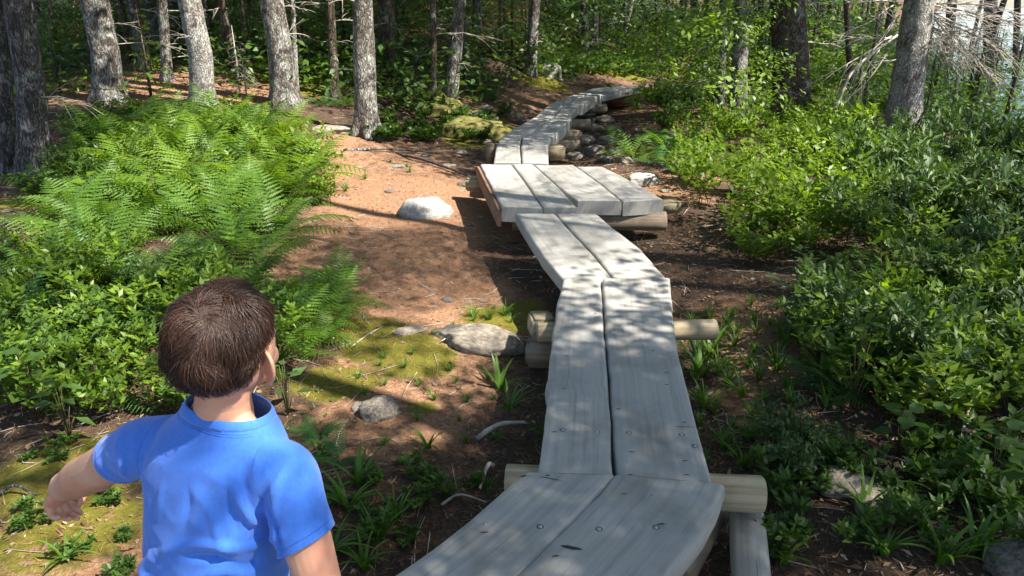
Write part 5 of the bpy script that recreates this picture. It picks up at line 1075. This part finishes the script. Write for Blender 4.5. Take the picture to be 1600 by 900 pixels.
def cut(co, no, cond):
    g = region(cond); bmesh.ops.bisect_plane(bm, geom=g, plane_co=co, plane_no=no, clear_outer=False)
    kill = [v for v in bm.verts if cond(v.co) and (v.co-Vector(co)).dot(Vector(no)) > 1e-5]; bmesh.ops.delete(bm, geom=kill, context='VERTS')
def loopat(co, no, cond, close=True):
    b2 = bm.copy(); vs = set(v for v in b2.verts if cond(v.co)); fs = [f for f in b2.faces if any(v in vs for v in f.verts)]
    r = bmesh.ops.bisect_plane(b2, geom=list({v for f in fs for v in f.verts})+list({e for f in fs for e in f.edges})+fs, plane_co=co, plane_no=no)
    pts = np.array([v.co[:] for v in r['geom_cut'] if isinstance(v, bmesh.types.BMVert)]); b2.free(); c = pts.mean(0); nn = np.array(no)/np.linalg.norm(no); u = nrm(np.cross(nn, [.3, .2, .9])[None])[0]; w_ = np.cross(nn, u)
    a = np.arctan2((pts-c)@w_, (pts-c)@u); o = np.argsort(a); pts = pts[o]; k = max(1, len(pts)//60); pts = pts[::k]; return np.concatenate([pts, pts[:2]])
cL = lambda p: (np.array(p)-shL).dot(sL) > .045 and np.linalg.norm(np.array(p)-shL-sL*np.clip((np.array(p)-shL).dot(sL), 0, .3)) < .075
cR = lambda p: (np.array(p)-shR).dot(sR) > .07 and p[0] > -.372 and (np.array(p)-ctr(p[2])).dot(rv) > .126
nL = nrm((sL+np.array([.1, 0, -.1]))[None])[0]; nR = nrm((sR+rv*.35)[None])[0]
cN = lambda p: p[2] > .87 and abs(p[0]+.45) < .11; nN = nrm((up_+rv*.13+fv*.14)[None])[0]; NC = np.array([-.444, .995, .906])
loops = [loopat(endL-nL*.012, nL, cL), loopat(endR-nR*.012, nR, cR), loopat(NC-nN*.005, nN, cN), loopat(NC-nN*.0085, nN, cN)]
collar_lo = loopat(NC-nN*.001, nN, cN)
arm_seams = []
for sh, sv, sg in ((shL, sL, -1), (shR, sR, 1)):
    b2 = bm.copy(); c_ = sh-rv*sg*.012; pn = nrm((rv*sg+np.array([0, 0, .12]))[None])[0]; fs = [f for f in b2.faces if (f.calc_center_median()-Vector(c_)).length < .085 and f.calc_center_median().z > .775]
    r = bmesh.ops.bisect_plane(b2, geom=list({v for f in fs for v in f.verts})+list({e for f in fs for e in f.edges})+fs, plane_co=c_, plane_no=pn)
    pts = np.array([v.co[:] for v in r['geom_cut'] if isinstance(v, bmesh.types.BMVert)]); b2.free(); q = c_-up_*.02; a = np.arctan2((pts-q)@up_, -(pts-q)@fv); pts = pts[np.argsort(a)]; pts = pts[a[np.argsort(a)] > -1.3]; pts = pts[::3]; arm_seams.append((pts, q))
cut(endL, nL, cL); cut(endR, nR, cR); cut(NC, nN, cN); cut(np.array([CX, CY, .50]), (0, 0, -1), lambda p: p[2] < .56)
bm.to_mesh(sm_); bm.free()
for p in sm_.polygons: p.use_smooth = True
shirt = pchild('shirt', sm_, [M['shirt']]); sld = shirt.modifiers.new('thickness', 'SOLIDIFY'); sld.thickness = .0028; sld.offset = 1
for l in loops:
    sb = MB(); c = l.mean(0); nn = nrm(l-c); sb.add(*tube(l+nn*.0026, .0008, 4, cap=False)); pchild('seam', sb.mesh('seam', [M['shirt_seam']], True), [], shirt).matrix_parent_inverse = Matrix()
for pts, q in arm_seams:
    nn = nrm(pts-q); sb = MB(); sb.add(*tube(pts+nn*.0026, .0008, 4, cap=False)); pchild('seam', sb.mesh('seam', [M['shirt_seam']], True), [], shirt).matrix_parent_inverse = Matrix()
# collar rib: a soft band standing on the neckline
cb_ = MB(); c = collar_lo.mean(0); prof = [(.0030, -.002), (.0032, .004), (.0018, .010), (-.0002, .0135), (-.0015, .0133), (-.001, .008), (.0002, -.002)]
K_ = len(collar_lo)-2; V = []
for q in collar_lo[:K_]:
    o_ = q-c; o_ = nrm((o_-nN*o_.dot(nN))[None])[0]
    for a, b in prof: V.append(q+o_*(a-b*.28)+nN*b)
P_ = len(prof); cb_.add(V, [(i*P_+j, ((i+1) % K_)*P_+j, ((i+1) % K_)*P_+(j+1) % P_, i*P_+(j+1) % P_) for i in range(K_) for j in range(P_)])
pchild('collar', cb_.mesh('collar', [M['shirt']], True), [])
for l, nn_, pr in ((0, nL, .0), (1, nR, .0)): pass
# hair: dark cap plus combed strands
cap_ = MB(); hcap = HC-hf*.005+up_*.005; r_h = np.random.default_rng(3)
def scalp(th, ph, lift):
    """ph angle from the crown axis, th round it"""
    d = hr*(math.sin(ph)*math.cos(th))+hf*(math.sin(ph)*math.sin(th))+up_*math.cos(ph); return hcap+hr*d.dot(hr)*(.0665+lift)+hf*d.dot(hf)*(.079+lift)+up_*d.dot(up_)*(.079+lift), d
def hairline(th):
    """largest polar angle covered by hair, by direction (0 right ear, pi/2 face, -pi/2 nape)"""
    a = math.sin(th); fr = max(0, a); bk = max(0, -a); t = min(1, bk/.55); t = t*t*(3-2*t)
    return 1.42-.37*fr**1.5+.66*t
n1, n2 = 72, 26; V = []
for i in range(n2):
    for j in range(n1):
        th = 2*math.pi*j/n1; ph = hairline(th)*(i/(n2-1))*.93+1e-3; p, d = scalp(th, ph, .009*(1-(i/(n2-1))**4)+.001); nz = mnoise.noise(Vector(p)*38); V.append(p+d*.004*nz*(1 if i < n2-2 else 0))
cap_.add(V, [(i*n1+j, (i+1)*n1+j, (i+1)*n1+(j+1) % n1, i*n1+(j+1) % n1) for i in range(n2-1) for j in range(n1)]); M['scalp'] = solid('dark_hair_roots', [(.016, .008, .005), (.035, .017, .011)], 60, .6, .4, 200)
capme = cap_.mesh('hair', [M['scalp']], True)
hair = pchild('hair', capme, [])
cr = nrm((up_*.93-hf*.30+hr*.22)[None])[0]      # crown whorl
SV = []; SF = []; c0 = 0; ns_ = 8; cnt = 0
clumps = r_h.random((420, 2))
while cnt < 16000:
    th = r_h.random()*6.283; ph = math.acos(1-r_h.random()*1.62)
    fuzz = r_h.random() < .22
    if ph > hairline(th)*((1.045 if fuzz else .965)+.10*mnoise.noise(Vector((math.cos(th)*4, math.sin(th)*4, 1.)))+.04*r_h.random()): continue
    p, d = scalp(th, ph, 0); tg = d-cr; tg = tg-d*tg.dot(d); l_ = np.linalg.norm(tg)
    if l_ < .35: tg = tg+(hr*mnoise.noise(Vector(p)*50)+hf*mnoise.noise(Vector(p)*50+Vector((9, 9, 9))))*1.2+hr*.25; l_ = .35
    tg = nrm((tg/max(l_, .02)+np.cross(d, cr)*.35-up_*.25)[None])[0]; sw = mnoise.noise_vector(Vector(p)*26); tg = tg+np.array(sw)*1.0+np.array(mnoise.noise_vector(Vector(p)*60))*.4+r_h.normal(size=3)*.10; rem = hairline(th)-ph
    L = min(.050*(.6+.7*r_h.random()), .007+.050*max(.02, rem)+.008*r_h.random()); q = d.copy(); pts = []; lift = .002; wv = r_h.random()*6; wild = .006 if r_h.random() < .03 else 0
    ck = max(0, min(1, mnoise.noise(Vector(p)*34)*1.1+.5)); top_l = .003+.013*ck+.004*r_h.random()+wild
    for k in range(ns_):
        u = k/(ns_-1); lf_ = .0015+top_l*math.sin(math.pi*min(1, .12+.68*u))*min(1, L/.03)
        th_p = hcap+hr*q.dot(hr)*(.0665+lf_)+hf*q.dot(hf)*(.079+lf_)+up_*q.dot(up_)*(.079+lf_); pts.append(th_p)
        t2 = tg-q*tg.dot(q); t2 = t2/max(1e-6, np.linalg.norm(t2)); q = q+t2*(L/(ns_-1))/.085+np.cross(q, t2)*.02*math.sin(wv+u*3); q /= np.linalg.norm(q)
    pts = np.array(pts); r0 = (.0003 if fuzz else .00048)*(.7+.6*r_h.random()); w_ = np.cross(np.gradient(pts, axis=0), pts-hcap); w_ = nrm(w_); nn = nrm(pts-hcap); tp = np.linspace(1, .25, ns_)[:, None]*r0
    A_, B_, C_ = pts+w_*tp, pts-w_*tp, pts+nn*tp*1.1; S = np.stack([A_, B_, C_], 1).reshape(-1, 3); SV.append(S)
    i = np.arange(ns_-1)[:, None]*3; j = np.arange(3)[None]; SF.append((np.stack([i+j, i+(j+1) % 3, i+3+(j+1) % 3, i+3+j], -1).reshape(-1, 4))+c0); c0 += ns_*3; cnt += 1
so_ = pchild('hair_strands', mesh_np('hair_strands', np.concatenate(SV), np.concatenate(SF), [M['hair']], True), [], hair); so_.matrix_parent_inverse = Matrix(); tag(so_, kind='stuff')
